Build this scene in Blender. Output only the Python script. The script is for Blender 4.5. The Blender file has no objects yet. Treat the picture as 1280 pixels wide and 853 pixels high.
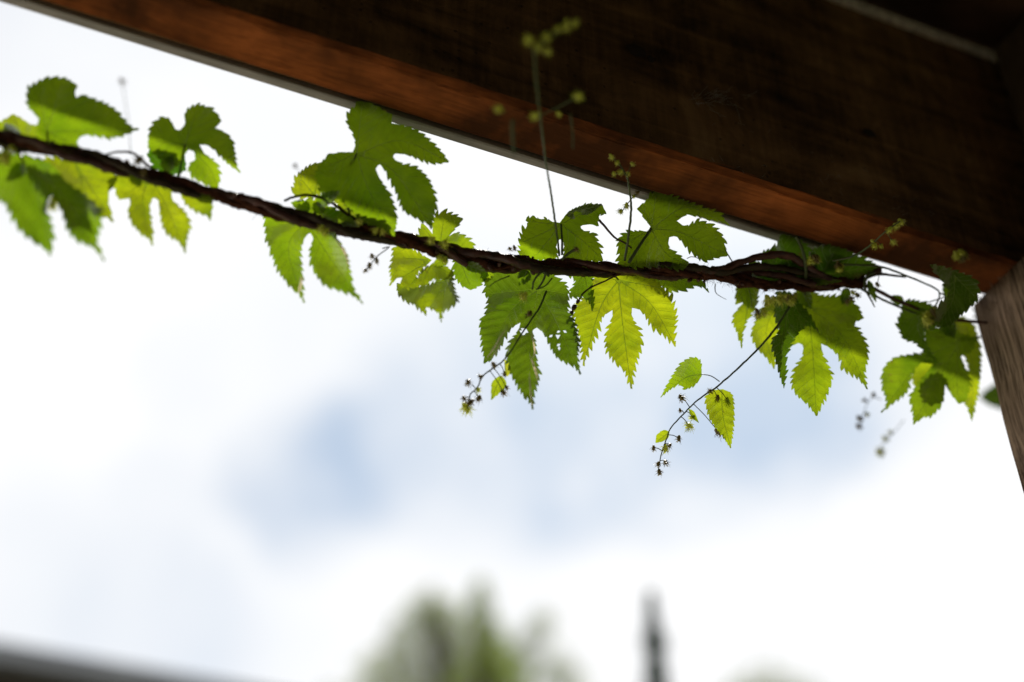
import bpy, bmesh, math, random
from mathutils import Vector, Matrix, noise
from mathutils.geometry import delaunay_2d_cdt
R = math.radians
rnd = random.Random(7)
sc = bpy.context.scene
col = sc.collection

# ------------------------------------------------------------------ camera
PITCH = R(38.7)
CAM = Vector((0, 0, 1.55))
F = 1777.8                                   # focal length in photo pixels (50 mm lens, 36 mm film, 1280 px)
RT = Vector((1, 0, 0)); FW = Vector((0, math.cos(PITCH), math.sin(PITCH))); UP = Vector((0, -math.sin(PITCH), math.cos(PITCH)))
cd = bpy.data.cameras.new('camera'); cam = bpy.data.objects.new('camera', cd); col.objects.link(cam)
cam.location = CAM; cam.rotation_euler = (math.pi/2 + PITCH, 0, 0)
cd.lens = 50; cd.sensor_width = 36; cd.clip_start = .05; cd.clip_end = 2000
cd.dof.use_dof = True; cd.dof.focus_distance = 1.022; cd.dof.aperture_fstop = 1.9
sc.camera = cam

def ray(px, py):
    return FW + RT*((px-640)/F) + UP*((426.5-py)/F)
def at(px, py, D):
    return CAM + ray(px, py)*D
def at_z(px, py, z):
    d = ray(px, py); return CAM + d*((z-CAM.z)/d.z)

# ------------------------------------------------------------------ light
SUN_EL, SUN_AZ = R(56.3), R(8)                 # azimuth measured from +Y towards +X
EXPOSURE = .35
world = bpy.data.worlds.new('World'); sc.world = world; world.use_nodes = True
wt = world.node_tree; wt.nodes.clear()
def wn(t, **k):
    n = wt.nodes.new(t)
    for a, b in k.items(): setattr(n, a, b)
    return n
out = wn('ShaderNodeOutputWorld'); bg = wn('ShaderNodeBackground'); wt.links.new(bg.outputs[0], out.inputs[0])
sky = wn('ShaderNodeTexSky', sky_type='NISHITA', sun_disc=False, sun_elevation=SUN_EL, sun_rotation=SUN_AZ)
try: sky.air_density = 1.0; sky.dust_density = 1.0
except Exception: pass
tc = wn('ShaderNodeTexCoord')
nz = wn('ShaderNodeTexNoise'); nz.inputs['Scale'].default_value = 5.0; nz.inputs['Detail'].default_value = 4
wt.links.new(tc.outputs['Generated'], nz.inputs['Vector'])
def wmath(op, a, b=None, c=None, clamp=False):
    n = wn('ShaderNodeMath', operation=op, use_clamp=clamp)
    for i, v in enumerate((a, b, c)):
        if v is None: continue
        if isinstance(v, (int, float)): n.inputs[i].default_value = v
        else: wt.links.new(v, n.inputs[i])
    return n.outputs[0]
def wvec(op, a, b):
    n = wn('ShaderNodeVectorMath', operation=op)
    for i, v in enumerate((a, b)):
        if isinstance(v, (tuple, Vector)): n.inputs[i].default_value = v
        else: wt.links.new(v, n.inputs[i])
    return n
w1 = wvec('SUBTRACT', nz.outputs['Color'], (.5, .5, .5)).outputs[0]
w2 = wvec('MULTIPLY', w1, (.17, .17, .17)).outputs[0]
w3 = wvec('ADD', tc.outputs['Generated'], w2).outputs[0]
nrm = wn('ShaderNodeVectorMath', operation='NORMALIZE'); wt.links.new(w3, nrm.inputs[0])
# thin places in the cloud, by direction in the sky: (photo x, y) -> direction, radius, strength
gaps = [(400, 620, 90, .62), (340, 640, 60, .2), (560, 560, 130, .5), (690, 500, 150, .42), (840, 500, 150, .5), (960, 520, 140, .5), (1040, 500, 110, .35),
        (620, 450, 120, .3), (760, 580, 90, .3), (900, 400, 130, .4), (940, 320, 90, .25), (30, 60, 150, .3), (200, 460, 70, .2), (200, 645, 60, .16),
        (190, 795, 80, .22), (300, 830, 80, .12), (60, 760, 100, .08), (560, 130, 60, .05), (480, 600, 70, .3), (990, 560, 90, .4), (860, 585, 80, .35)]
total = None
for gx, gy, gr, gs in gaps:
    d = ray(gx, gy).normalized()
    dt = wn('ShaderNodeVectorMath', operation='DOT_PRODUCT'); wt.links.new(nrm.outputs[0], dt.inputs[0]); dt.inputs[1].default_value = d
    mr = wn('ShaderNodeMapRange', interpolation_type='SMOOTHERSTEP')
    wt.links.new(dt.outputs['Value'], mr.inputs[0])
    mr.inputs[1].default_value = math.cos(gr*1.6/F); mr.inputs[2].default_value = 1.0
    mr.inputs[3].default_value = 0; mr.inputs[4].default_value = gs*.42
    total = mr.outputs[0] if total is None else wmath('ADD', total, mr.outputs[0])
nz2 = wn('ShaderNodeTexNoise'); nz2.inputs['Scale'].default_value = 2.3; nz2.inputs['Detail'].default_value = 3
wt.links.new(tc.outputs['Generated'], nz2.inputs['Vector'])
broad = wn('ShaderNodeMapRange'); wt.links.new(nz2.outputs['Fac'], broad.inputs[0])
broad.inputs[1].default_value = .52; broad.inputs[2].default_value = .75; broad.inputs[3].default_value = 0; broad.inputs[4].default_value = .3
nz3 = wn('ShaderNodeTexNoise'); nz3.inputs['Scale'].default_value = 14; nz3.inputs['Detail'].default_value = 5
wt.links.new(tc.outputs['Generated'], nz3.inputs['Vector'])
tex = wmath('MULTIPLY', total, wmath('ADD', wmath('MULTIPLY', nz3.outputs['Fac'], 2.2), -.1))
thin = wmath('ADD', tex, broad.outputs[0])
thin = wmath('MINIMUM', thin, .85)
skys = wvec('MULTIPLY', sky.outputs[0], (1.27, 1.45, 1.44))
mix = wn('ShaderNodeMix', data_type='RGBA'); wt.links.new(thin, mix.inputs[0])
CLOUD = 13.7
mix.inputs[6].default_value = (CLOUD*.985, CLOUD*.99, CLOUD, 1)
wt.links.new(skys.outputs[0], mix.inputs[7])
wt.links.new(mix.outputs[2], bg.inputs[0]); bg.inputs[1].default_value = .06

sl = bpy.data.lights.new('sun', 'SUN'); sl.energy = 4.2; sl.angle = R(.53); sl.color = (1, .95, .86)
sun = bpy.data.objects.new('sun', sl); col.objects.link(sun)
sdir = Vector((math.sin(SUN_AZ)*math.cos(SUN_EL), math.cos(SUN_AZ)*math.cos(SUN_EL), math.sin(SUN_EL)))
sun.rotation_euler = (-sdir).to_track_quat('-Z', 'Y').to_euler(); sun.location = (0, 5, 9)
sc.view_settings.view_transform = 'Standard'; sc.view_settings.look = 'None'
sc.view_settings.exposure = EXPOSURE; sc.view_settings.gamma = 1; sc.view_settings.use_curve_mapping = False
sc.render.engine = 'CYCLES'
sc.cycles.max_bounces = 8; sc.cycles.transmission_bounces = 6; sc.cycles.diffuse_bounces = 4
sc.cycles.use_denoising = True

# ------------------------------------------------------------------ helpers
def tag(o, label=None, cat=None, group=None, kind=None):
    if label: o['label'] = label
    if cat: o['category'] = cat
    if group: o['group'] = group
    if kind: o['kind'] = kind
    return o
def link(name, me, mat=None, parent=None, smooth=True):
    o = bpy.data.objects.new(name, me); col.objects.link(o)
    if mat and len(me.materials) == 0: me.materials.append(mat)
    if parent: o.parent = parent; 
    if smooth: me.polygons.foreach_set('use_smooth', [True]*len(me.polygons))
    return o
def empty(name, loc):
    o = bpy.data.objects.new(name, None); col.objects.link(o); o.location = loc; o.empty_display_size = .05
    return o
def put(name, verts, faces, mat, parent=None, smooth=True):
    """mesh from world-space verts; origin at the parent's base"""
    off = parent_origin(parent)
    me = bpy.data.meshes.new(name); me.from_pydata([Vector(v)-off for v in verts], [], faces); me.update()
    return link(name, me, mat, parent, smooth)
def parent_origin(p):
    v = Vector((0, 0, 0))
    while p is not None: v += p.location; p = p.parent
    return v
class MB:
    def __init__(s): s.v = []; s.f = []
    def add(s, verts, faces):
        n = len(s.v); s.v += [Vector(a) for a in verts]; s.f += [tuple(n+i for i in f) for f in faces]
    def tube(s, pts, rad, seg=8, cap=True, rough=0., seed=0):
        pts = [Vector(p) for p in pts]; n = len(pts)
        rad = rad if isinstance(rad, (list, tuple)) else [rad]*n
        t0 = (pts[1]-pts[0]).normalized(); a = t0.orthogonal().normalized(); vs = []; fs = []
        for i, p in enumerate(pts):
            t = (pts[min(i+1, n-1)]-pts[max(i-1, 0)]).normalized()
            a = (a - t*a.dot(t)).normalized(); b = t.cross(a)
            for k in range(seg):
                w = 2*math.pi*k/seg
                r = rad[i]
                if rough: r *= 1+rough*noise.noise(p*260+Vector((k*.9, seed*3.1, 0)))
                vs.append(p+(a*math.cos(w)+b*math.sin(w))*r)
        for i in range(n-1):
            for k in range(seg):
                fs.append((i*seg+k, i*seg+(k+1) % seg, (i+1)*seg+(k+1) % seg, (i+1)*seg+k))
        if cap: fs.append(tuple(range(seg-1, -1, -1))); fs.append(tuple((n-1)*seg+k for k in range(seg)))
        s.add(vs, fs)
    def blob(s, c, r, ax=None, seg=8, rings=5, stretch=1.3):
        c = Vector(c); ax = (Vector(ax) if ax else Vector((0, 0, 1))).normalized(); q = ax.to_track_quat('Z', 'Y')
        vs = [c+ax*(-r*stretch)]
        for i in range(1, rings):
            th = math.pi*i/rings
            for k in range(seg):
                w = 2*math.pi*k/seg; rr = r*(1+.14*noise.noise(Vector((w, th, c.x*300))))
                vs.append(c+q@Vector((math.cos(w)*math.sin(th)*rr, math.sin(w)*math.sin(th)*rr, -math.cos(th)*r*stretch)))
        vs.append(c+ax*(r*stretch)); fs = []
        for k in range(seg): fs.append((0, 1+(k+1) % seg, 1+k))
        for i in range(rings-2):
            for k in range(seg):
                fs.append((1+i*seg+k, 1+i*seg+(k+1) % seg, 1+(i+1)*seg+(k+1) % seg, 1+(i+1)*seg+k))
        L = len(vs)-1; b0 = 1+(rings-2)*seg
        for k in range(seg): fs.append((b0+k, b0+(k+1) % seg, L))
        s.add(vs, fs)
    def build(s, name, mat, parent=None, smooth=True): return put(name, s.v, s.f, mat, parent, smooth)

def catmull(pts, step):
    """smooth polyline through pts (2-D or 3-D tuples)"""
    pts = [Vector(p) for p in pts]; o = []
    for i in range(len(pts)-1):
        p0 = pts[i-1] if i else pts[0]*2-pts[1]; p1, p2 = pts[i], pts[i+1]; p3 = pts[i+2] if i+2 < len(pts) else p2*2-p1
        n = max(1, int((p2-p1).length/step+.5))
        for k in range(n):
            t = k/n
            o.append(.5*((2*p1)+(p2-p0)*t+(2*p0-5*p1+4*p2-p3)*t*t+(3*p1-p0-3*p2+p3)*t**3))
    o.append(pts[-1]); return o

def mat(name):
    m = bpy.data.materials.new(name); m.use_nodes = True; nt = m.node_tree; nt.nodes.clear()
    o = nt.nodes.new('ShaderNodeOutputMaterial'); return m, nt, o
class NT:
    def __init__(s, nt): s.nt = nt
    def n(s, t, ins=None, **k):
        x = s.nt.nodes.new(t)
        for a, b in k.items(): setattr(x, a, b)
        for a, b in (ins or {}).items():
            if isinstance(b, bpy.types.NodeSocket): s.nt.links.new(b, x.inputs[a])
            else: x.inputs[a].default_value = b
        return x
    def ramp(s, fac, stops):
        x = s.nt.nodes.new('ShaderNodeValToRGB'); s.nt.links.new(fac, x.inputs[0]); e = x.color_ramp.elements
        while len(e) < len(stops): e.new(.5)
        for el, (p, c) in zip(e, stops): el.position = p; el.color = (c+(1,)) if len(c) == 3 else c
        return x.outputs[0]
    def m(s, op, a, b=None, clamp=False):
        x = s.n('ShaderNodeMath', operation=op, use_clamp=clamp)
        for i, v in enumerate((a, b)):
            if v is None: continue
            if isinstance(v, (int, float)): x.inputs[i].default_value = v
            else: s.nt.links.new(v, x.inputs[i])
        return x.outputs[0]
    def mix(s, f, a, b, blend='MIX'):
        x = s.n('ShaderNodeMix', data_type='RGBA', blend_type=blend)
        for i, v in ((0, f), (6, a), (7, b)):
            if isinstance(v, bpy.types.NodeSocket): s.nt.links.new(v, x.inputs[i])
            elif i == 0: x.inputs[0].default_value = v
            else: x.inputs[i].default_value = (v+(1,)) if len(v) == 3 else v
        return x.outputs[2]

def simple(name, c1, c2, scale=60, rough=.7, bump=.3, spec=.3, stretch=(1, 1, 1), metallic=0, bdist=.002, detail=6):
    m, nt, o = mat(name); g = NT(nt)
    tcx = g.n('ShaderNodeTexCoord'); mp = g.n('ShaderNodeMapping', {'Vector': tcx.outputs['Object'], 'Scale': stretch})
    nzx = g.n('ShaderNodeTexNoise', {'Vector': mp.outputs[0], 'Scale': scale, 'Detail': detail, 'Roughness': .65})
    c = g.ramp(nzx.outputs['Fac'], [(.3, c1), (.7, c2)])
    bp = g.n('ShaderNodeBump', {'Height': nzx.outputs['Fac'], 'Strength': bump, 'Distance': bdist})
    p = g.n('ShaderNodeBsdfPrincipled', {'Base Color': c, 'Roughness': rough, 'Specular IOR Level': spec, 'Normal': bp.outputs[0], 'Metallic': metallic})
    nt.links.new(p.outputs[0], o.inputs[0]); return m

def wood(name, dark, lite, stain, stain_amt, rough=.65, grain=1., spec=.3, axis=0, fine=.4, span=(.36, .62), dens=300):
    """long grain runs along local axis; growth lines, pores, blotches, checks"""
    m, nt, o = mat(name); g = NT(nt)
    s1 = [34, 34, 34]; s1[axis] = 1.3
    s2 = [dens]*3; s2[axis] = dens/42
    tcx = g.n('ShaderNodeTexCoord')
    wob = g.n('ShaderNodeTexNoise', {'Vector': tcx.outputs['Object'], 'Scale': 5.0, 'Detail': 2.0})
    wv = g.n('ShaderNodeVectorMath', operation='SCALE'); nt.links.new(wob.outputs['Color'], wv.inputs[0]); wv.inputs['Scale'].default_value = .035
    ad = g.n('ShaderNodeVectorMath', operation='ADD'); nt.links.new(tcx.outputs['Object'], ad.inputs[0]); nt.links.new(wv.outputs[0], ad.inputs[1])
    m1 = g.n('ShaderNodeMapping', {'Vector': ad.outputs[0], 'Scale': s1}); m2 = g.n('ShaderNodeMapping', {'Vector': ad.outputs[0], 'Scale': s2})
    n1 = g.n('ShaderNodeTexNoise', {'Vector': m1.outputs[0], 'Scale': 1.0, 'Detail': 5.0, 'Roughness': .6})
    n2 = g.n('ShaderNodeTexNoise', {'Vector': m2.outputs[0], 'Scale': 1.0, 'Detail': 4.0, 'Roughness': .7})
    n3 = g.n('ShaderNodeTexNoise', {'Vector': tcx.outputs['Object'], 'Scale': 6.5, 'Detail': 5.0, 'Roughness': .62})
    f = g.m('ADD', g.m('MULTIPLY', n1.outputs['Fac'], 1-fine), g.m('MULTIPLY', n2.outputs['Fac'], fine))
    c = g.ramp(f, [(span[0], dark), (span[1], lite)])
    st = g.ramp(n3.outputs['Fac'], [(.5-.08, (1, 1, 1)), (.5+.10, (0, 0, 0))])
    c = g.mix(g.m('MULTIPLY', st, stain_amt), c, stain)
    h = g.m('ADD', g.m('MULTIPLY', n2.outputs['Fac'], .6), g.m('MULTIPLY', n1.outputs['Fac'], 1.0))
    bp = g.n('ShaderNodeBump', {'Height': h, 'Strength': .55*grain, 'Distance': .0022})
    p = g.n('ShaderNodeBsdfPrincipled', {'Base Color': c, 'Roughness': rough, 'Specular IOR Level': spec, 'Normal': bp.outputs[0]})
    nt.links.new(p.outputs[0], o.inputs[0]); return m

def leaf_material():
    m, nt, o = mat('hop_leaf'); g = NT(nt)
    vm = g.n('ShaderNodeAttribute', attribute_name='vein').outputs['Fac']       # distance to the main vein, mm
    vs = g.n('ShaderNodeAttribute', attribute_name='side').outputs['Fac']       # side-vein phase
    va = g.n('ShaderNodeAttribute', attribute_name='along').outputs['Fac']      # 0 at the stalk .. 1 at the lobe tip
    oi = g.n('ShaderNodeObjectInfo')
    tcx = g.n('ShaderNodeTexCoord')
    main = g.n('ShaderNodeMapRange', {0: vm, 1: .12, 2: .6, 3: 1, 4: 0}, interpolation_type='SMOOTHSTEP').outputs[0]
    fr = g.m('ABSOLUTE', g.m('SUBTRACT', g.m('FRACT', vs), .5))
    sec = g.n('ShaderNodeMapRange', {0: fr, 1: .0, 2: .06, 3: 1, 4: 0}, interpolation_type='SMOOTHSTEP').outputs[0]
    vor = g.n('ShaderNodeTexVoronoi', {'Vector': tcx.outputs['Object'], 'Scale': 420.0}, feature='DISTANCE_TO_EDGE')
    ret = g.n('ShaderNodeMapRange', {0: vor.outputs['Distance'], 1: .0, 2: .12, 3: 1, 4: 0}).outputs[0]
    n1 = g.n('ShaderNodeTexNoise', {'Vector': tcx.outputs['Object'], 'Scale': 32.0, 'Detail': 5.0, 'Roughness': .6}).outputs['Fac']
    n2 = g.n('ShaderNodeTexNoise', {'Vector': tcx.outputs['Object'], 'Scale': 900.0, 'Detail': 2.0}).outputs['Fac']
    T = g.ramp(n1, [(.25, (.135, .195, .003)), (.75, (.35, .375, .005))])
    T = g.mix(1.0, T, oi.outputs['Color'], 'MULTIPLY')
    sp = g.n('ShaderNodeTexNoise', {'Vector': tcx.outputs['Object'], 'Scale': 130.0, 'Detail': 3.0, 'Roughness': .6}).outputs['Fac']
    spot = g.n('ShaderNodeMapRange', {0: sp, 1: .69, 2: .74, 3: 0, 4: 1}).outputs[0]
    T = g.mix(g.m('MULTIPLY', spot, .7), T, (.10, .06, .01))
    T = g.mix(g.m('MULTIPLY', ret, .14), T, (.12, .22, .01))
    T = g.mix(g.m('MULTIPLY', sec, .30), T, (.13, .20, .006))
    T = g.mix(g.m('MULTIPLY', main, .6), T, (.08, .13, .006))
    Dd = g.ramp(n1, [(.3, (.035, .065, .006)), (.7, (.06, .095, .009))])
    Dd = g.mix(g.m('MULTIPLY', sec, .3), Dd, (.10, .14, .025))
    Dd = g.mix(g.m('MULTIPLY', main, .6), Dd, (.17, .22, .07))
    h = g.m('ADD', g.m('MULTIPLY', main, 1.3), g.m('ADD', g.m('MULTIPLY', sec, .6), g.m('ADD', g.m('MULTIPLY', ret, .15), g.m('MULTIPLY', n2, .12))))
    bp = g.n('ShaderNodeBump', {'Height': h, 'Strength': .6, 'Distance': .0006})
    df = g.n('ShaderNodeBsdfDiffuse', {'Color': Dd, 'Normal': bp.outputs[0]})
    tr = g.n('ShaderNodeBsdfTranslucent', {'Color': T, 'Normal': bp.outputs[0]})
    ad = g.n('ShaderNodeAddShader'); nt.links.new(df.outputs[0], ad.inputs[0]); nt.links.new(tr.outputs[0], ad.inputs[1])
    gl = g.n('ShaderNodeBsdfGlossy', {'Color': (1, 1, 1, 1), 'Roughness': .42, 'Normal': bp.outputs[0]})
    fz = g.n('ShaderNodeFresnel', {'IOR': 1.38, 'Normal': bp.outputs[0]})
    mx = g.n('ShaderNodeMixShader', {0: g.m('MULTIPLY', fz.outputs[0], .3)})
    nt.links.new(ad.outputs[0], mx.inputs[1]); nt.links.new(gl.outputs[0], mx.inputs[2])
    nt.links.new(mx.outputs[0], o.inputs[0]); return m

def soft_green(name, dif, trn, rough=.5):
    m, nt, o = mat(name); g = NT(nt)
    tcx = g.n('ShaderNodeTexCoord')
    n1 = g.n('ShaderNodeTexNoise', {'Vector': tcx.outputs['Object'], 'Scale': 150.0, 'Detail': 3.0}).outputs['Fac']
    k = g.ramp(n1, [(.3, (.6, .6, .6)), (.7, (1.2, 1.2, 1.2))])
    p = g.n('ShaderNodeBsdfPrincipled', {'Base Color': g.mix(1.0, dif, k, 'MULTIPLY'), 'Roughness': rough})
    t = g.n('ShaderNodeBsdfTranslucent', {'Color': g.mix(1.0, trn, k, 'MULTIPLY')})
    a = g.n('ShaderNodeAddShader'); nt.links.new(p.outputs[0], a.inputs[0]); nt.links.new(t.outputs[0], a.inputs[1])
    nt.links.new(a.outputs[0], o.inputs[0]); return m

M_leaf = leaf_material()
M_stem = simple('green_stem', (.05, .085, .03), (.11, .13, .05), scale=180, rough=.45, bump=.3, bdist=.0005)
M_vine = simple('woody_vine', (.026, .011, .009), (.12, .045, .033), scale=120, rough=.42, bump=.9, bdist=.0014, spec=.5)
M_vine2 = simple('olive_vine', (.022, .016, .009), (.06, .042, .02), scale=120, rough=.5, bump=.7, bdist=.001)
M_rope = simple('coir', (.025, .010, .006), (.12, .045, .025), scale=240, rough=.9, bump=1., bdist=.0015, spec=.1)
M_flower = soft_green('flower', (.50, .52, .11), (.42, .44, .06))
M_flower_dry = soft_green('flower_brown', (.19, .15, .05), (.14, .11, .03))
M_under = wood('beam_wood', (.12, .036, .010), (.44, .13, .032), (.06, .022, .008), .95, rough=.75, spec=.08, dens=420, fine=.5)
def sawn(name):
    m, nt, o = mat(name); g = NT(nt); tcx = g.n('ShaderNodeTexCoord')
    a = g.n('ShaderNodeTexNoise', {'Vector': tcx.outputs['Object'], 'Scale': 11.0, 'Detail': 8.0, 'Roughness': .68, 'Distortion': .5}).outputs['Fac']
    mp = g.n('ShaderNodeMapping', {'Vector': tcx.outputs['Object'], 'Scale': (170, 170, 9), 'Rotation': (0, .12, 0)})
    b = g.n('ShaderNodeTexNoise', {'Vector': mp.outputs[0], 'Scale': 1.0, 'Detail': 3.0}).outputs['Fac']       # saw marks across the board
    mp2 = g.n('ShaderNodeMapping', {'Vector': tcx.outputs['Object'], 'Scale': (3, 60, 60)})
    c = g.n('ShaderNodeTexNoise', {'Vector': mp2.outputs[0], 'Scale': 1.0, 'Detail': 6.0, 'Distortion': .6}).outputs['Fac']   # faint long grain
    f = g.m('ADD', g.m('MULTIPLY', a, .6), g.m('ADD', g.m('MULTIPLY', b, .12), g.m('MULTIPLY', c, .28)))
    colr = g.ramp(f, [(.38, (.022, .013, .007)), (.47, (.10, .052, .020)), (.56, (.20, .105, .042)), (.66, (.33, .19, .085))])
    pit = g.n('ShaderNodeTexVoronoi', {'Vector': tcx.outputs['Object'], 'Scale': 95.0}).outputs['Distance']
    pm = g.n('ShaderNodeMapRange', {0: pit, 1: .06, 2: .16, 3: 1, 4: 0}).outputs[0]
    colr = g.mix(g.m('MULTIPLY', pm, .6), colr, (.02, .012, .007))
    h = g.m('SUBTRACT', g.m('ADD', g.m('MULTIPLY', b, .7), g.m('ADD', c, a)), g.m('MULTIPLY', pm, .6))
    bp = g.n('ShaderNodeBump', {'Height': h, 'Strength': .7, 'Distance': .0025})
    p = g.n('ShaderNodeBsdfPrincipled', {'Base Color': colr, 'Roughness': .8, 'Specular IOR Level': .12, 'Normal': bp.outputs[0]})
    nt.links.new(p.outputs[0], o.inputs[0]); return m
M_side = sawn('beam_wood_sawn')
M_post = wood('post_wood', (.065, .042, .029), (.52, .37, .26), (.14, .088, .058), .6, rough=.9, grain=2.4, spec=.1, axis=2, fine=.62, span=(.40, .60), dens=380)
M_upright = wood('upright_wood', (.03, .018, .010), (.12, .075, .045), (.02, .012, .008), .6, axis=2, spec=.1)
M_ceiling = wood('ceiling_wood', (.03, .017, .009), (.07, .038, .02), (.015, .01, .006), .8, spec=.1)
M_metal = simple('zinc_strip', (.30, .29, .27), (.52, .50, .47), scale=30, rough=.55, bump=.25, stretch=(1, 8, 8), spec=.4)

# ------------------------------------------------------------------ the beam, from its calibrated edges
H0 = CAM.z + .74                              # underside height
VP = ray(5995, 1850); BD = Vector((VP.x, VP.y, 0)).normalized()       # beam direction
PD = Vector((-BD.y, BD.x, 0))                 # outwards, away from the viewer
Pb = at_z(640, 188, H0); Pf = at_z(640, 128, H0)
BT = (Pb-Pf).dot(PD)                          # beam thickness
def on_front_plane(px, py, off=0.):
    d = ray(px, py); t = ((Pf-CAM).dot(PD)+off)/d.dot(PD); return CAM+d*t
BH = on_front_plane(1100, 21).z-H0            # beam height
YAW = math.atan2(BD.y, BD.x)
def local_box(name, x0, x1, y0, y1, z0, z1, m, parent=None, nx=1, wob=0., bev=.0, seed=0, mats=None, loc=None):
    """box in beam axes: x along, y outwards from the front plane, z up from the underside. Long edges wander a little."""
    vs = []; fs = []
    ring = []
    b = bev
    prof = [(y0+b, z0), (y1-b, z0), (y1, z0+b), (y1, z1-b), (y1-b, z1), (y0+b, z1), (y0, z1-b), (y0, z0+b)] if b else [(y0, z0), (y1, z0), (y1, z1), (y0, z1)]
    n = len(prof)
    for i in range(nx+1):
        x = x0+(x1-x0)*i/nx
        for k, (y, z) in enumerate(prof):
            dy = wob*noise.noise(Vector((x*4, k*.7+seed, 1.3)))+wob*.35*noise.noise(Vector((x*40, k+seed, 7.)))
            dz = wob*noise.noise(Vector((x*4, k*.7+seed, 9.3)))+wob*.35*noise.noise(Vector((x*40, k+seed, 3.)))
            vs.append((x, y+dy, z+dz))
    for i in range(nx):
        for k in range(n):
            fs.append((i*n+k, (i+1)*n+k, (i+1)*n+(k+1) % n, i*n+(k+1) % n))
    fs.append(tuple(range(n))); fs.append(tuple(nx*n+k for k in range(n-1, -1, -1)))
    me = bpy.data.meshes.new(name); me.from_pydata(vs, [], fs); me.update()
    o = link(name, me, m, parent, False)
    if mats:
        me.materials.clear()
        for mm in mats[0]: me.materials.append(mm)
        for i in range(nx):
            for k in range(n): me.polygons[i*n+k].material_index = mats[1](k)
    bmx = bmesh.new(); bmx.from_mesh(me); bmesh.ops.recalc_face_normals(bmx, faces=bmx.faces); bmx.to_mesh(me); bmx.free()
    if parent is None: o.location = loc if loc is not None else Vector((Pf.x, Pf.y, H0)); o.rotation_euler = (0, 0, YAW)
    return o
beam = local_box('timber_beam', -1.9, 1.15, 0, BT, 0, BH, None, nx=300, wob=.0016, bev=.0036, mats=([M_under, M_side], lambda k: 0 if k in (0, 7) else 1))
tag(beam, 'deep dark brown timber beam with orange underside crossing the top of the photo', 'beam', kind='thing')
# metal strip along the beam's back edge
strip = local_box('metal_strip', -1.9, .30, BT+.0015, BT+.0085, -.0005, .03, M_metal, nx=80, wob=.0004, bev=.0008)
tag(strip, 'thin pale grey metal strip fixed along the back edge of the dark beam', 'metal strip')

def lp(x, y, z): return Vector((Pf.x, Pf.y, H0))+BD*x+PD*y+Vector((0, 0, z))
# knots and cracks on the beam
M_dark = simple('knot', (.012, .007, .004), (.03, .016, .009), scale=90, rough=.8)
def knot(px, py, r, sx=1.4):
    c = on_front_plane(px, py); vs = [c-PD*.0012]; n = 18
    for k in range(n):
        w = 2*math.pi*k/n; q = r*(1+.3*noise.noise(Vector((math.cos(w)*1.3, math.sin(w)*1.3, px))))
        vs.append(c+BD*math.cos(w)*q*sx+Vector((0, 0, 1))*math.sin(w)*q-PD*.0004+PD*.0006)
    fs = [(0, 1+k, 1+(k+1) % n) for k in range(n)]
    iv = Matrix.Translation(Vector((Pf.x, Pf.y, H0))) @ Matrix.Rotation(YAW, 4, 'Z'); iv = iv.inverted()
    me = bpy.data.meshes.new('knot'); me.from_pydata([iv@(v-PD*.002) for v in vs], [], fs); me.update()
    return link('knot', me, M_dark, beam)
knot(795, 66, .0062); knot(812, 76, .0038, .8); knot(1085, 168, .0045)

# splintered lower edge: short lifted fibres
sp_ = MB()
for i in range(520):
    x = rnd.uniform(-.75, .45); a0 = Vector((x, rnd.uniform(-.0008, .006), rnd.uniform(-.0006, .004))); ln = rnd.uniform(.003, .022)
    if a0.y > .002: a0.z = -.0004
    else: a0.y = -.0008
    d = Vector((ln, rnd.uniform(-.0012, .0006), rnd.uniform(-.0012, .0012)))
    sp_.tube([a0, a0+d*.5+Vector((0, -.0003, -.0004)), a0+d], [.00018, .00022, .00006], 3, False)
me = bpy.data.meshes.new('splinters'); me.from_pydata(sp_.v, [], sp_.f); me.update()
tag(link('splinters', me, M_under, beam), kind='stuff')
# ------------------------------------------------------------------ roof over the viewer
roof = empty('veranda_roof', lp(0, 0, BH)); roof.rotation_euler = (0, 0, YAW)
tag(roof, 'dark timber veranda roof boarded above the beam, lying in shade', 'roof', kind='thing')
def roof_box(name, x0, x1, y0, y1, z0, z1, m, **k):
    return local_box(name, x0, x1, y0, y1, z0, z1, m, parent=roof, **k)
w = .118
for i in range(28):
    y1 = -.001-i*(w+.003)
    roof_box('plank', -3.4, 2.6, y1-w, y1, .0105, .031, M_ceiling, nx=6, wob=.0006, bev=.002, seed=i)
OVER = .262  # unseen overhang past the beam, sized to shade the upper leaves
roof_box('roof_sheet', -3.5, 2.7, -3.6, BT+OVER, .075, .085, M_ceiling)
M_frost = soft_green('clear_sheet', (.5, .47, .42), (.48, .46, .42))
roof_box('gap_strip', -3.3, .245+.3, -.0006, .004, .0006, .0102, M_frost, nx=2)
roof_box('batten', -3.4, 2.6, -.12, .0, .0325, .0745, M_ceiling)

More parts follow.
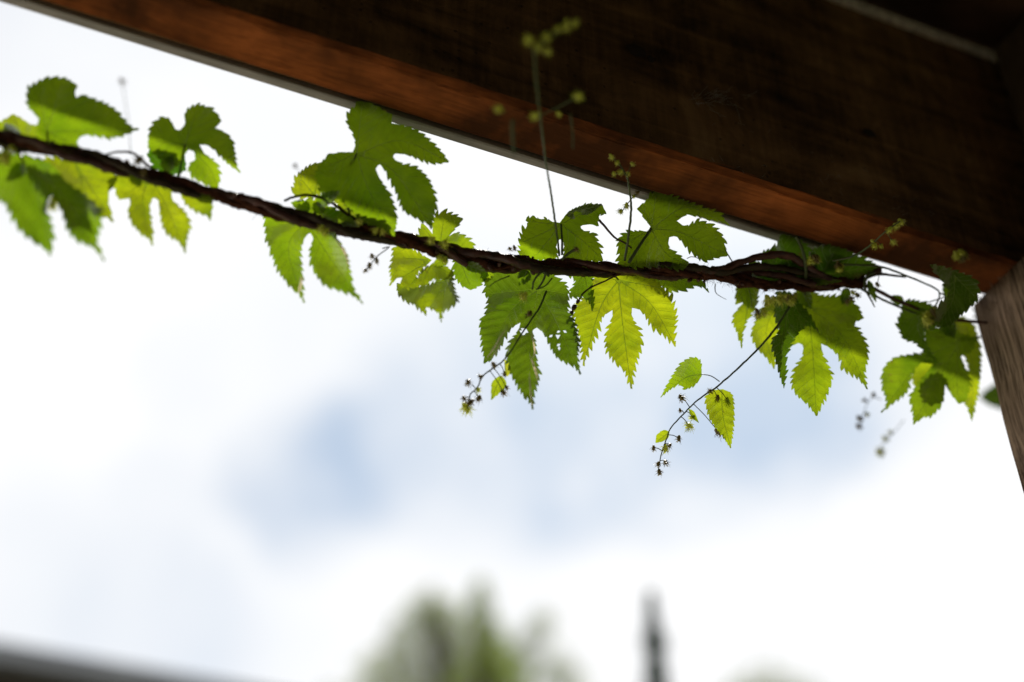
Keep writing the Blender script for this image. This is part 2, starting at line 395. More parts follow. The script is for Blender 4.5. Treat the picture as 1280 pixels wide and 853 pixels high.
# ------------------------------------------------------------------ the post
cp = at_z(1213, 383, H0)
cx = (cp-lp(0, 0, 0)).dot(BD); cy = (cp-lp(0, 0, 0)).dot(PD)
def post_box(name, x0, x1, y0, y1, z0, z1, nz, parent, wob=.0018, seed=0, bev=.004, m=None):
    vs = []; fs = []
    prof = [(x0, y0+bev), (x0, y1-bev), (x0+bev, y1), (x1-bev, y1), (x1, y1-bev), (x1, y0+bev), (x1-bev, y0), (x0+bev, y0)]; n = 8
    for i in range(nz+1):
        z = z0+(z1-z0)*i/nz
        for k, (x, y) in enumerate(prof):
            vs.append((x+wob*noise.noise(Vector((z*9, k+seed, 0)))+wob*.5*noise.noise(Vector((z*70, k+seed, 5))), y+wob*noise.noise(Vector((z*9, k+seed, 4))), z))
    for i in range(nz):
        for k in range(n): fs.append((i*n+k, i*n+(k+1) % n, (i+1)*n+(k+1) % n, (i+1)*n+k))
    fs.append(tuple(range(n-1, -1, -1))); fs.append(tuple(nz*n+k for k in range(n)))
    me = bpy.data.meshes.new(name); me.from_pydata(vs, [], fs); me.update()
    o = link(name, me, m or M_post, parent, True)
    bmx = bmesh.new(); bmx.from_mesh(me); bmesh.ops.recalc_face_normals(bmx, faces=bmx.faces); bmx.to_mesh(me); bmx.free()
    return o
post = empty('timber_post', Vector((cp.x, cp.y, 0))+BD*.06-PD*.06); post.rotation_euler = (0, 0, YAW)
tag(post, 'rough brown timber post carrying the right end of the dark beam', 'post')
post_box('shaft', -.06, .07, -.07, .06, 0, H0-.001, 160, post)
q = on_front_plane(1238, 75)
ux = (q-Vector((cp.x, cp.y, 0))-BD*.06+PD*.06).dot(BD); uy = (q-Vector((cp.x, cp.y, 0))-BD*.06+PD*.06).dot(PD)
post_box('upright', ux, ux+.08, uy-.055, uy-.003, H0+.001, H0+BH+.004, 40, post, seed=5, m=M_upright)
# frayed fibres along the top edge of the shaft
fb = MB()
for i in range(230):
    t = rnd.random()
    b = Vector((cp.x, cp.y, H0-.002))-PD*(t*.125)+BD*(-.0005)-Vector((0, 0, rnd.random()*.02))
    d = (Vector((0, 0, 1))*rnd.uniform(.2, 1)-BD*rnd.uniform(.1, .9)+PD*rnd.uniform(-.6, .6)).normalized()*rnd.uniform(.002, .007)
    fb.tube([b, b+d*.6+Vector((0, 0, .0006)), b+d], [.00022, .00016, .00008], 3, False)
iv = (Matrix.Translation(post.location)@Matrix.Rotation(YAW, 4, 'Z')).inverted()
me = bpy.data.meshes.new('frayed_fibres'); me.from_pydata([iv@v for v in fb.v], [], fb.f); me.update()
tag(link('frayed_fibres', me, M_post, post), kind='stuff')

# ------------------------------------------------------------------ leaves
def Dv(x): return 1.0/(1-.332*(x-640)/F)
S = 1/F
class Crop:
    def __init__(s, x0, y0, k): s.x0, s.y0, s.k = x0, y0, k
    def __call__(s, *pts):
        return [s(*p) if isinstance(p, list) else ((p[0]/s.k+s.x0), (p[1]/s.k+s.y0))+tuple(p[2:]) for p in pts]
def pip(x, y, poly):
    c = False; j = len(poly)-1
    for i in range(len(poly)):
        xi, yi = poly[i]; xj, yj = poly[j]
        if (yi > y) != (yj > y) and x < (xj-xi)*(y-yi)/(yj-yi)+xi: c = not c
        j = i
    return c
def serrate(outline, period, amp):
    period *= 1.32; amp *= 1.3
    n = len(outline); fl = [(p[2] if len(p) > 2 else '') for p in outline]; P = [Vector(p[:2]) for p in outline]
    area = sum(P[i].x*P[(i+1) % n].y-P[(i+1) % n].x*P[i].y for i in range(n)); sgn = 1 if area > 0 else -1
    cor = [i for i in range(n) if fl[i]]
    if not cor: cor = [0]
    res = []
    for a, ia in enumerate(cor):
        ib = cor[(a+1) % len(cor)]
        idx = [ia]; i = ia
        while True:
            i = (i+1) % n; idx.append(i)
            if i == ib: break
        seg = catmull([P[i] for i in idx], 1.2)
        L = [0]
        for u, v in zip(seg, seg[1:]): L.append(L[-1]+(v-u).length)
        tot = L[-1]; fa, fb_ = fl[ia] or 's', fl[ib] or 's'
        to_end = (fb_ == 't') or (fa != 't')
        def pos(s):
            s = min(max(s, 0), tot)
            for k in range(1, len(L)):
                if L[k] >= s:
                    t = (s-L[k-1])/max(1e-6, L[k]-L[k-1]); p = seg[k-1].lerp(seg[k], t); d = (seg[k]-seg[k-1]).normalized(); return p, d
            return seg[-1], (seg[-1]-seg[-2]).normalized()
        res.append(seg[0].copy())
        m = max(1, int(tot/period+.3))
        if tot < period*1.2: 
            for s in (.33, .66): res.append(pos(s*tot)[0])
            continue
        edges = [0]
        for k in range(m): edges.append(edges[-1]+rnd.uniform(.65, 1.35))
        edges = [e/edges[-1]*tot for e in edges]
        for k in range(m):
            s0, s1 = edges[k], edges[k+1]; A = amp*1.15*rnd.uniform(.6, 1.35)*min(1, (s1-s0)/period*1.1)
            mid = (s0+s1)/2
            ds = min(mid if fa == 's' else 1e9, (tot-mid) if fb_ == 's' else 1e9); A *= min(1, max(0, (ds-period*.8)/(period*2.)))
            dt = min(mid if fa == 't' else 1e9, (tot-mid) if fb_ == 't' else 1e9); A *= min(1, .25+dt/(period*3.2))
            prof = [(.0, 0), (.3, .42), (.6, .8), (.86, 1.0), (.95, .45)]
            if not to_end: prof = [(1-f, h) for f, h in reversed(prof)][0:]
            for f, h in prof:
                if f <= 0 or f >= 1: 
                    if k == 0: continue
                p, d = pos(s0+(s1-s0)*f); nn = Vector((d.y, -d.x))*sgn
                lean = (1 if to_end else -1)*h*A*.55
                res.append(p+nn*(A*h-amp*.35*min(1, A/amp))+d*lean)
    # drop near-duplicates
    o = [res[0]]
    for p in res[1:]:
        if (p-o[-1]).length > .35: o.append(p)
    if (o[0]-o[-1]).length < .35: o.pop()
    return o

def leaf_mesh(name, outline, base, tips, dz=.012, tx=0., ty=-.45, fold=.30, curl=0., period=8.5, amp=3.6, holes=(), extra=None, ripple=1., seed=0, parent=None, g=4.6, Dref=None, origin=None):
    poly = serrate(outline, period, amp)
    pl = [(p.x, p.y) for p in poly]
    verts = [Vector(p) for p in pl]; n0 = len(verts); edges = [(i, (i+1) % n0) for i in range(n0)]
    B = Vector(base[:2])
    # main veins: stalk -> lobe tips (a mid point may be given)
    veins = []
    for t in tips:
        pts = [B]+[Vector(q[:2]) for q in (t if isinstance(t, list) else [t])]
        pts = catmull(pts, g)
        keep = [p for i, p in enumerate(pts) if pip(p.x, p.y, pl)]
        if len(keep) < 2: continue
        keep = keep[:-1] if len(keep) > 3 else keep
        veins.append(keep)
    for vn in veins:
        prev = None
        for p in vn:
            # reuse a vertex if one is very near (the stalk)
            idx = None
            if (p-B).length < .3:
                for j in range(n0, len(verts)):
                    if (verts[j]-p).length < .3: idx = j; break
            if idx is None: verts.append(p.copy()); idx = len(verts)-1
            if prev is not None and prev != idx: edges.append((prev, idx))
            prev = idx
    xs = [p[0] for p in pl]; ys = [p[1] for p in pl]
    taken = {}
    for v in verts: taken.setdefault((int(v.x//3), int(v.y//3)), []).append(v)
    def near(x, y, r):
        for a in (-1, 0, 1):
            for b in (-1, 0, 1):
                for v in taken.get((int(x//3)+a, int(y//3)+b), ()):
                    if (v.x-x)**2+(v.y-y)**2 < r*r: return True
        return False
    y = min(ys); row = 0
    while y < max(ys):
        x = min(xs)+(g/2 if row % 2 else 0)
        while x < max(xs):
            if pip(x, y, pl) and not near(x, y, 2.): verts.append(Vector((x, y)))
            x += g
        y += g*.87; row += 1
    V, E, Fc, *_ = delaunay_2d_cdt(verts, edges, [], 0, 1e-4)
    tris = []
    for f in Fc:
        c = sum((V[i] for i in f), Vector((0, 0)))/len(f)
        if not pip(c.x, c.y, pl): continue
        if any((c.x-h[0])**2+(c.y-h[1])**2 < h[2]**2 for h in holes): continue
        tris.append(f)
    size = max((Vector(p)-B).length for p in pl)
    D0 = (Dref if Dref else Dv(B.x))+dz
    pxm = D0*S
    co = []; A_v = []; A_s = []; A_a = []
    for v in V:
        v = Vector(v[:2]); best = (1e9, 0, 0, 1, 0)
        for vi, vn in enumerate(veins):
            acc = 0; tot = sum((b-a).length for a, b in zip(vn, vn[1:]))
            for a, b in zip(vn, vn[1:]):
                ab = b-a; L2 = ab.length_squared
                if L2 < 1e-6: continue
                t = max(0, min(1, (v-a).dot(ab)/L2)); q = a+ab*t; d = (v-q).length
                if d < best[0]:
                    cr = ab.x*(v-a).y-ab.y*(v-a).x
                    best = (d, acc+t*ab.length, 1 if cr >= 0 else -1, tot, vi)
                acc += ab.length
        d, al, sd, tot, vi = best
        r = (v-B); rn = r.length/size
        dep = D0+pxm*(tx*r.x+ty*r.y)
        dep += -fold*pxm*(math.sqrt(d*d+9)-3)*1.25                     # blade sags away either side of the rib
        dep += curl*pxm*size*rn*rn
        dep += ripple*pxm*(8.0*noise.noise(Vector((v.x*.022, v.y*.022, seed*1.7)))+4.2*rn*noise.noise(Vector((v.x*.07, v.y*.07, seed*2.3+5))))
        sp = 11. if size > 70 else 7.
        ph = (al-.75*d)/sp+(.5 if sd > 0 else 0)
        dep += -ripple*pxm*2.1*min(1, d/8)*math.cos(2*math.pi*(ph-.5))*.6
        co.append(at(v.x, v.y, dep))
        A_v.append(d*pxm*1000*(1+1.3*al/max(1, tot))+ (0 if d < 900 else 9)); A_s.append(ph+100); A_a.append(al/max(1, tot))
    off = parent_origin(parent)
    me = bpy.data.meshes.new(name); me.from_pydata([c-off for c in co], [], [tuple(t) for t in tris]); me.update()
    for nm, arr in (('vein', A_v), ('side', A_s), ('along', A_a)):
        a = me.attributes.new(nm, 'FLOAT', 'POINT'); a.data.foreach_set('value', arr)
    bmx = bmesh.new(); bmx.from_mesh(me); loose = [v for v in bmx.verts if not v.link_faces]; bmesh.ops.delete(bmx, geom=loose, context='VERTS'); bmx.to_mesh(me); bmx.free()
    return me, D0

vine = empty('hop_vine', at(640, 330, 1.0))
tag(vine, 'leafy green hop vine twined along the rope below the dark beam', 'vine')
leaf_count = 0
def leaf(outline, base, tips, tone=(1, 1, 1), label=None, pet=None, pr=1.5, parent=None, **k):
    global leaf_count; leaf_count += 1
    par = parent or vine
    me, D0 = leaf_mesh('leaf', outline, base, tips, seed=leaf_count, parent=par, **k)
    o = link('leaf', me, M_leaf, par); o.color = tone+(1,)  # tone is leaf colour; a few darker ones also carry shade
    if label: o['label'] = label
    if pet:
        pts = catmull([Vector((p[0], p[1], (p[2] if len(p) > 2 else 0))) for p in pet], 4)
        n = len(pts); mb = MB()
        end = D0-.0015; start = Dv(pet[0][0])
        w3 = [at(p.x, p.y, start+(end-start)*(i/(n-1))+p.z) for i, p in enumerate(pts)]
        mb.tube(w3, [S*pr*(1.0-.25*i/n) for i in range(n)], 7, rough=.1)
        if parent is None: mb.build('leaf_stalk', M_stem, o)
        else: mb.build('leaf_stalk', M_stem, parent)
    return o

A = Crop(0, 80, 7.111); B_ = Crop(0, 190, 6.094); Cc = Crop(130, 120, 4.267); Dd = Crop(320, 240, 5.6875); E = Crop(360, 120, 4.2667)
Fq = Crop(480, 255, 5.6857); G = Crop(590, 240, 7.111); Hh = Crop(590, 330, 4.74); I = Crop(700, 330, 5.331); J = Crop(760, 230, 7.106)
K = Crop(900, 340, 4.49); L = Crop(1090, 330, 4.06); Mm = Crop(940, 270, 4.267); N = Crop(800, 430, 4.736); O = Crop(740, 310, 6.4); P = Crop(560, 430, 8.53)
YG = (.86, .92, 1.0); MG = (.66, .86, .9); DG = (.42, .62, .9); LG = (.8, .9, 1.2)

# --- far left group
leaf(A((345, 490, 's'), (300, 440), (245, 370), (240, 290), (255, 215), (330, 165), (400, 128), (480, 118), (580, 130), (650, 165), (692, 200, 't'), (665, 250), (680, 300, 's'),
       (740, 272), (830, 310), (930, 350), (1030, 410), (1100, 490), (1165, 560), (1235, 578, 't'), (1160, 608), (1080, 642), (980, 658), (880, 642), (740, 638), (685, 690, 's'), (720, 750), (890, 820, 't'), (700, 830), (520, 800), (350, 720), (320, 600)),
     A((420, 600))[0], A((330, 220), (560, 150), (1235, 578), (890, 815)), tone=MG, dz=.008, tx=.25, ty=-.25, pet=A((430, 790), (425, 700), (420, 600)), period=7, amp=2.6)
leaf(A((-60, 560), (20, 505), (120, 448, 't'), (200, 490), (270, 535), (340, 545, 's'), (345, 700), (200, 700), (60, 640), (-60, 640)), A((200, 680))[0], A((120, 448), (-50, 580)), tone=YG, dz=.02, period=7, amp=2)
leaf(B_((-260, 120), (-200, 330), (-60, 380), (0, 360), (60, 430), (130, 560), (200, 640), (300, 710), (345, 740), (385, 795, 't'), (395, 700), (402, 600), (380, 520), (358, 450), (365, 370), (400, 330, 's'), (440, 400), (480, 480),
        (510, 580), (560, 650), (620, 690), (680, 710), (740, 760), (795, 835, 't'), (745, 700), (742, 640), (762, 560), (775, 480), (740, 420), (640, 320), (520, 240), (450, 150, 's'), (350, 70), (150, 20), (-60, 10)),
     B_((190, 100))[0], B_([(300, 400), (385, 795)], [(480, 330), (795, 835)], (-190, 330)), tone=(.45, .66, .8), dz=-.004, tx=.1, ty=-.5, pet=B_((120, -40), (190, 100)), label='large shaded leaf hanging at the left edge of the photo')
leaf(B_((330, 60), (500, 60), (700, 90), (880, 170), (870, 260), (830, 300, 's'), (832, 400), (862, 535, 't'), (800, 490), (760, 480), (700, 450), (600, 350), (460, 230)), B_((560, 60))[0], B_((862, 535), (700, 450)), tone=YG, dz=.022, tx=.2, ty=-.6)
# --- second group
leaf(Cc((235, 275, 't'), (240, 200), (262, 150), (310, 113), (350, 125), (380, 175), (405, 182, 's'), (430, 150), (437, 82), (500, 48), (570, 68), (612, 108), (625, 138, 't'), (594, 172, 's'), (640, 190), (680, 230), (697, 290), (708, 370), (728, 410, 't'),
        (660, 360), (600, 300), (550, 265), (510, 262, 's'), (540, 310), (590, 350), (618, 420), (606, 500, 't'), (540, 470), (470, 430), (452, 372), (485, 340), (480, 300), (450, 288, 's'), (420, 330), (380, 380), (300, 340)),
     Cc((432, 262))[0], Cc((250, 240), (500, 60), (725, 405), [(560, 380), (606, 495)]), tone=MG, dz=.012, tx=.2, ty=-.1, period=6.5, amp=2.2, fold=.2, pet=Cc((400, 430), (415, 340), (432, 262)), label='upright leaf above the rope, second cluster from the left')
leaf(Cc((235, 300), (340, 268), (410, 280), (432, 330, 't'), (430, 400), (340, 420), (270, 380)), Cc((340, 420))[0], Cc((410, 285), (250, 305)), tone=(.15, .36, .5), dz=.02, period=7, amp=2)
leaf(Cc((55, 430), (60, 500), (80, 555, 't'), (135, 547, 's'), (140, 575), (127, 615), (150, 680), (200, 735), (240, 765), (260, 800, 't'), (256, 700), (245, 620), (247, 575), (265, 545), (290, 558, 's'), (297, 620), (315, 700), (350, 745), (400, 780), (434, 840, 't'),
        (442, 760), (458, 700), (440, 630), (400, 590), (365, 550), (360, 515, 's'), (400, 515), (440, 580), (500, 620), (548, 640), (570, 668, 't'), (575, 560), (520, 500), (400, 450), (250, 410), (150, 400)),
     Cc((245, 440))[0], Cc([(205, 560), (258, 795)], [(330, 580), (433, 835)], (568, 665), (75, 550)), tone=YG, dz=.014, tx=.1, ty=-.55, period=6.5, amp=2.2, pet=Cc((230, 400), (245, 440)))
# --- third group
leaf(Dd((40, 130), (60, 190), (64, 250), (75, 340), (100, 400), (122, 470), (160, 560), (200, 620), (260, 690), (305, 725), (342, 790, 't'), (328, 700), (328, 620), (327, 540), (316, 450), (330, 370), (360, 310), (385, 293, 's'), (405, 330), (386, 400), (384, 460), (400, 530),
        (440, 610), (500, 670), (560, 690), (620, 710), (680, 730), (760, 795, 't'), (695, 690), (682, 620), (665, 540), (640, 450), (620, 400), (580, 330), (540, 230, 's'), (450, 180), (300, 150), (150, 100)),
     Dd((360, 200))[0], Dd([(230, 400), (338, 780)], [(480, 400), (755, 790)], (60, 260)), tone=(.60, .8, .9), dz=.012, tx=-.2, ty=-.55, fold=.42, period=6.5, amp=2.8, label='two lobed leaf hanging below the rope with long pointed tips')
leaf(E((150, 400), (215, 312, 't'), (300, 300), (345, 300, 's'), (358, 260), (345, 200), (313, 140), (325, 85), (355, 60), (370, 28, 't'), (440, 40), (500, 72), (556, 105, 't'), (553, 145, 's'), (620, 157), (700, 190), (770, 250), (820, 300), (857, 352, 't'), (780, 362),
       (720, 347), (640, 317), (575, 308, 's'), (560, 325), (600, 358), (680, 380), (740, 430), (775, 500), (792, 580), (778, 640), (765, 712, 't'), (740, 680), (690, 655), (640, 630), (610, 600), (580, 520), (530, 420), (490, 368), (468, 390, 's'), (490, 440), (540, 520),
       (570, 600), (577, 680), (565, 750, 't'), (480, 700), (400, 670), (330, 600), (250, 545), (190, 540), (160, 460)),
     E((365, 310))[0], E((395, 45), [(600, 240), (857, 352)], [(560, 400), (768, 705)], [(430, 500), (565, 745)], (200, 380)), tone=(.74, .98, .85), dz=.004, tx=.12, ty=-.2, fold=.22, period=6.5, amp=2.4, ripple=1.2,
     pet=E((330, 640), (300, 480), (365, 310)), label='largest dark green leaf standing above the rope and touching the beam')
leaf(E((35, 535), (32, 470), (45, 430), (80, 395), (130, 365), (185, 355, 't'), (215, 420), (190, 490), (130, 540)), E((140, 530))[0], E((60, 430), (180, 360)), tone=YG, dz=.016, period=6, amp=2.4)
leaf(E((240, 560), (330, 540), (420, 590), (560, 640), (575, 710, 't'), (440, 700), (340, 670)), E((300, 600))[0], E((560, 690), (420, 600)), tone=LG, dz=.018, tx=.3, ty=-.8, period=8, amp=2.4)
leaf(E((60, 610), (110, 550), (220, 590), (330, 640), (380, 700, 't'), (250, 690), (120, 670)), E((110, 620))[0], E((360, 690),), tone=MG, dz=.012, ty=-.7, period=8, amp=2)
# --- small crumpled group
leaf(Fq((350, 310, 's'), (290, 288), (248, 258), (248, 200), (270, 142, 't'), (310, 170), (345, 215, 's'), (345, 150), (362, 85), (430, 60), (495, 75), (560, 108, 't'), (510, 175), (462, 230, 's'), (520, 203), (590, 240), (632, 285), (645, 335, 't'), (560, 350), (430, 345)),
     Fq((395, 305))[0], Fq((265, 150), (430, 65), (555, 110), (640, 325)), tone=LG, dz=.012, tx=-.2, ty=-.3, ripple=1.7, fold=.55, period=5.5, amp=3.2, pet=Fq((400, 350), (395, 305)), pr=2)
leaf(Fq((70, 310), (60, 380), (42, 470), (50, 520), (42, 582, 't'), (90, 532), (130, 525, 's'), (118, 575), (180, 600), (245, 590, 't'), (232, 520), (250, 480), (300, 440), (340, 400, 's'), (250, 350), (150, 300)),
     Fq((335, 395))[0], Fq((45, 575), (65, 380), (180, 590)), tone=YG, dz=.014, tx=.4, ty=-.5, fold=.4, period=5, amp=2.6)
leaf(Fq((90, 562, 's'), (95, 630), (150, 690), (220, 720), (303, 795, 't'), (300, 732), (340, 752), (385, 772), (407, 842, 't'), (417, 772), (470, 740), (522, 690), (505, 620), (480, 540), (400, 535), (330, 570), (240, 585)),
     Fq((440, 545))[0], Fq((300, 785), (405, 835), (110, 610), (515, 690)), tone=(.6, .7, .9), dz=-.004, ripple=1.8, tx=-.3, ty=-.9, fold=.5, period=5, amp=3., label='crumpled leaf curled over beneath the rope, left of the pale split leaf')
leaf(Fq((235, 575), (245, 510), (300, 450), (380, 430), (440, 445), (495, 485, 't'), (485, 535), (420, 535), (350, 535), (300, 580, 't')), Fq((340, 420))[0], Fq((490, 500), (270, 560)), tone=LG, dz=.004, tx=.5, ty=-.7, fold=.5, period=5, amp=2.)
leaf(Fq((495, 470), (510, 530), (560, 585), (620, 612, 't'), (685, 580), (720, 535), (745, 505, 't'), (700, 430), (600, 380), (510, 380)), Fq((540, 400))[0], Fq((620, 605), (735, 510)), tone=DG, dz=.018, ty=-.3, period=6, amp=2.6)
# --- behind the tall stem
leaf(G((440, 600), (420, 460), (430, 400), (460, 330), (500, 300), (480, 252), (545, 212, 't'), (600, 250), (650, 228), (700, 260), (780, 275, 's'), (830, 210), (900, 165), (1000, 125), (1100, 112), (1165, 128, 't'), (1182, 198), (1130, 212), (1120, 305, 't'), (1060, 290),
       (985, 297, 's'), (962, 315), (1000, 345), (1080, 370), (1120, 440), (1142, 500), (1160, 615, 't'), (1000, 620), (830, 600), (815, 500), (810, 440), (780, 422, 's'), (753, 470), (762, 560), (740, 600), (600, 610), (500, 620)),
     G((790, 290))[0], G((470, 260), (430, 460), [(960, 200), (1165, 150)], [(980, 430), (1155, 600)], (560, 580)), tone=(.78, 1.0, .9), dz=.014, tx=.1, ty=-.2, fold=.3, period=6., amp=3.2, ripple=1.2,
     pet=G((800, 560, -.01), (800, 420, -.012), (790, 290)), pr=1.6, label='leaf above the rope with a dark folded edge, behind the tall flower stalk')
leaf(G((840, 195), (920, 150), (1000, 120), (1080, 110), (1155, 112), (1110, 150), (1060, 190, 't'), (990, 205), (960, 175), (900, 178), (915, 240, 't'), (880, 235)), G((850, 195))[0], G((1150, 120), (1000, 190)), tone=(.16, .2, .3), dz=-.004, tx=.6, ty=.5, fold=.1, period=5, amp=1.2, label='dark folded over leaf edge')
# --- dark centre leaf
leaf(Hh((100, 40), (75, 170), (95, 205), (80, 290), (48, 350), (58, 470), (68, 530), (73, 590, 't'), (120, 560), (160, 510), (200, 430), (240, 378), (288, 348, 's'), (270, 400), (235, 450), (205, 520), (213, 580), (230, 650), (270, 720), (310, 785), (335, 800), (360, 862, 't'),
        (367, 770), (392, 700), (397, 640), (382, 560), (377, 470), (360, 400), (385, 378, 's'), (430, 420), (460, 480), (500, 550), (560, 588), (605, 605), (642, 655, 't'), (627, 560), (634, 470), (622, 400), (600, 330), (570, 280), (572, 200), (560, 130), (510, 90), (450, 30), (335, 20), (320, 90), (300, 40, 's'), (200, 20)),
     Hh((390, 150))[0], Hh([(230, 280), (78, 580)], [(345, 480), (350, 840)], [(500, 350), (640, 650)], (90, 180), (560, 180)), tone=(.24, .35, .6), dz=.010, tx=-.1, ty=-.65, fold=.42, period=5.6, amp=2.7, ripple=1.3,
     holes=[Hh((308, 398))[0]+(4.2,), Hh((512, 404))[0]+(1.9,), Hh((510, 430))[0]+(2.2,), Hh((512, 478))[0]+(1.8,), Hh((514, 500))[0]+(1.5,), Hh((548, 400))[0]+(1.7,), Hh((470, 430))[0]+(1.5,)], g=3.2,
     pet=Hh((440, -10), (430, 80), (390, 150)), pr=1.6, label='dark green leaf with small insect holes hanging in the middle of the photo')
# pale hairy folds on that leaf
M_pale = soft_green('silvery_fold', (.62, .56, .48), (.30, .25, .16))
def fold_strip(pts, r0, dd):
    c = catmull([Vector(p) for p in pts], 3); n = len(c); vs = []; fs = []
    for i, p in enumerate(c):
        t = (c[min(i+1, n-1)]-c[max(i-1, 0)]).normalized(); nn = Vector((-t.y, t.x)); h = r0*math.sin(math.pi*(i+.3)/(n+.3))*(.8+.5*noise.noise(Vector((i*.6, p.x, 0))))
        D = Dv(p.x)+dd
        vs += [at(p.x-nn.x*h, p.y-nn.y*h, D+.0006), at(p.x, p.y, D-.0008), at(p.x+nn.x*h, p.y+nn.y*h, D+.0004)]
    for i in range(n-1):
        for k in (0, 1): fs.append((3*i+k, 3*i+k+1, 3*i+k+4, 3*i+k+3))
    put('leaf_fold', vs, fs, M_pale, vine)
fold_strip(Hh((350, 400), (366, 470), (372, 520), (362, 560)), 1.2, -.036)
fold_strip(Hh((340, 530), (362, 590), (380, 650), (392, 690)), 1.6, -.048)
fold_strip(Hh((338, 640), (345, 720), (350, 790), (358, 850)), 1.1, -.058)
fold_strip(Hh((80, 570), (130, 500), (170, 430), (200, 390)), 1.1, -.030)
fold_strip(Hh((110, 560), (150, 510), (180, 450)), .8, -.030)
fold_strip(Dd((300, 730), (318, 660), (326, 600)), 1.6, -.03)
fold_strip(Dd((560, 330), (600, 380), (640, 450), (660, 540)), 2.0, -.024)
# --- bright centre leaf
leaf(I((250, 40), (205, 150), (150, 230), (100, 290), (93, 340), (110, 400), (127, 470), (140, 540), (148, 600), (157, 680, 't'), (180, 600), (230, 500), (265, 400), (290, 350), (350, 308, 's'), (346, 360), (320, 430), (303, 500), (310, 570), (340, 620), (380, 670), (430, 715),
       (476, 832, 't'), (492, 720), (512, 650), (532, 590), (547, 520), (532, 450), (500, 390), (480, 350), (480, 293, 's'), (530, 308), (570, 350), (600, 400), (650, 450), (710, 490), (772, 550, 't'), (765, 450), (777, 350), (752, 270), (737, 220), (690, 160), (620, 100), (500, 60), (380, 40)),
     I((388, 105))[0], I([(270, 290), (156, 675)], [(420, 420), (475, 825)], [(600, 260), (770, 545)], (700, 165), (240, 80)), tone=(.96, .98, 1), dz=.012, tx=.05, ty=-.55, fold=.25, period=6, amp=3.6, g=3.4,
     pet=I((330, 60), (370, 85), (388, 105)), label='bright yellow green leaf lit from behind, its veins showing, right of the holed leaf')
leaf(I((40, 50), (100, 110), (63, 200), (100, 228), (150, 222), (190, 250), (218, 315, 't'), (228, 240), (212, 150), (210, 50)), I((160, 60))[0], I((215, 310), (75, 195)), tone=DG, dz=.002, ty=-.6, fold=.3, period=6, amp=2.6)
leaf(O((480, 220), (495, 285), (560, 305), (600, 340), (680, 350), (780, 325), (860, 305), (940, 358, 't'), (880, 260), (800, 220)), O((620, 220))[0], O((935, 352), (680, 340)), tone=MG, dz=.016, ty=-.5, period=7, amp=3.)
# --- upper right leaf
leaf(J((90, 740), (98, 620), (83, 540), (120, 460), (200, 418), (340, 420), (377, 380, 's'), (330, 320), (262, 215, 't'), (340, 148), (410, 70), (560, 110), (700, 160), (850, 215), (980, 262), (1080, 372, 't'), (1000, 335), (900, 318), (800, 290), (700, 278), (612, 330, 's'),
       (680, 372), (760, 345), (800, 325), (880, 345), (960, 400), (1028, 480), (1040, 560), (1060, 640, 't'), (1000, 650), (940, 665), (860, 690), (790, 650), (720, 590), (650, 510), (600, 468), (545, 475, 's'), (538, 540), (570, 590), (640, 640), (712, 705, 't'), (660, 760), (500, 740), (300, 740), (180, 740)),
     J((383, 400))[0], J([(330, 260), (265, 220)], (430, 80), [(700, 210), (1078, 370)], [(640, 430), (1055, 630)], [(520, 620), (700, 705)], (100, 560)), tone=(.76, .98, .85), dz=.006, tx=.12, ty=-.3, fold=.3, period=6.2, amp=2.8,
     pet=J((185, 700, -.006), (280, 550, -.006), (383, 400)), pr=2.3, label='five lobed leaf tucked under the beam, its thick dark stalk rising from the rope')
# --- right groups
leaf(K((100, 60), (88, 185, 't'), (137, 168, 's'), (90, 220), (73, 280), (95, 340), (124, 430, 't'), (132, 330), (160, 260), (200, 200), (215, 120), (200, 50)), K((170, 60))[0], K([(150, 220), (122, 420)], (92, 180)), tone=YG, dz=.03, ty=-.5, period=6, amp=2)
leaf(K((330, 150), (240, 205), (190, 300), (178, 360), (210, 430), (260, 482), (306, 545, 't'), (315, 450), (320, 350), (360, 250)), K((330, 160))[0], K([(260, 330), (303, 540)]), tone=YG, dz=.03, tx=.3, ty=-.5, period=6, amp=2)
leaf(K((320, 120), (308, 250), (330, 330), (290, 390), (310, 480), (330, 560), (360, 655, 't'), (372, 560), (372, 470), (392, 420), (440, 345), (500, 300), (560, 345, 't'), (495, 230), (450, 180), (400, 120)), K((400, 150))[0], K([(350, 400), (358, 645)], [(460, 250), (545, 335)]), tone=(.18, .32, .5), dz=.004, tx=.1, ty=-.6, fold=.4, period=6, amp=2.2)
leaf(K((420, 120), (490, 80), (560, 130), (690, 140), (770, 190), (805, 262, 't'), (755, 290), (790, 340), (827, 420), (828, 500), (812, 570), (828, 660, 't'), (780, 600), (730, 570), (690, 540), (670, 480), (620, 430), (568, 403, 's'), (575, 450), (600, 510), (628, 590), (612, 660),
       (580, 730), (542, 808, 't'), (490, 740), (440, 700), (403, 630), (420, 550), (460, 480), (465, 415), (440, 400, 's'), (400, 420), (382, 450, 't'), (400, 370), (430, 330), (430, 230)),
     K((490, 190))[0], K([(520, 450), (541, 800)], [(680, 350), (825, 650)], (795, 260), (400, 430)), tone=(.74, .88, .8), dz=.012, tx=.1, ty=-.6, fold=.25, period=6, amp=2.8, pet=K((470, 60), (490, 190)), pr=1.8, label='broad sunlit leaf with three lobes hanging right of the drooping sprig')
leaf(Mm((0, 340), (55, 235), (68, 190), (130, 158), (150, 98, 't'), (210, 110), (290, 155), (335, 220), (320, 330), (150, 360)), Mm((220, 330))[0], Mm((150, 105), (70, 195), (325, 230)), tone=(.22, .42, .6), dz=.004, tx=.3, ty=-.1, period=6, amp=2.6)
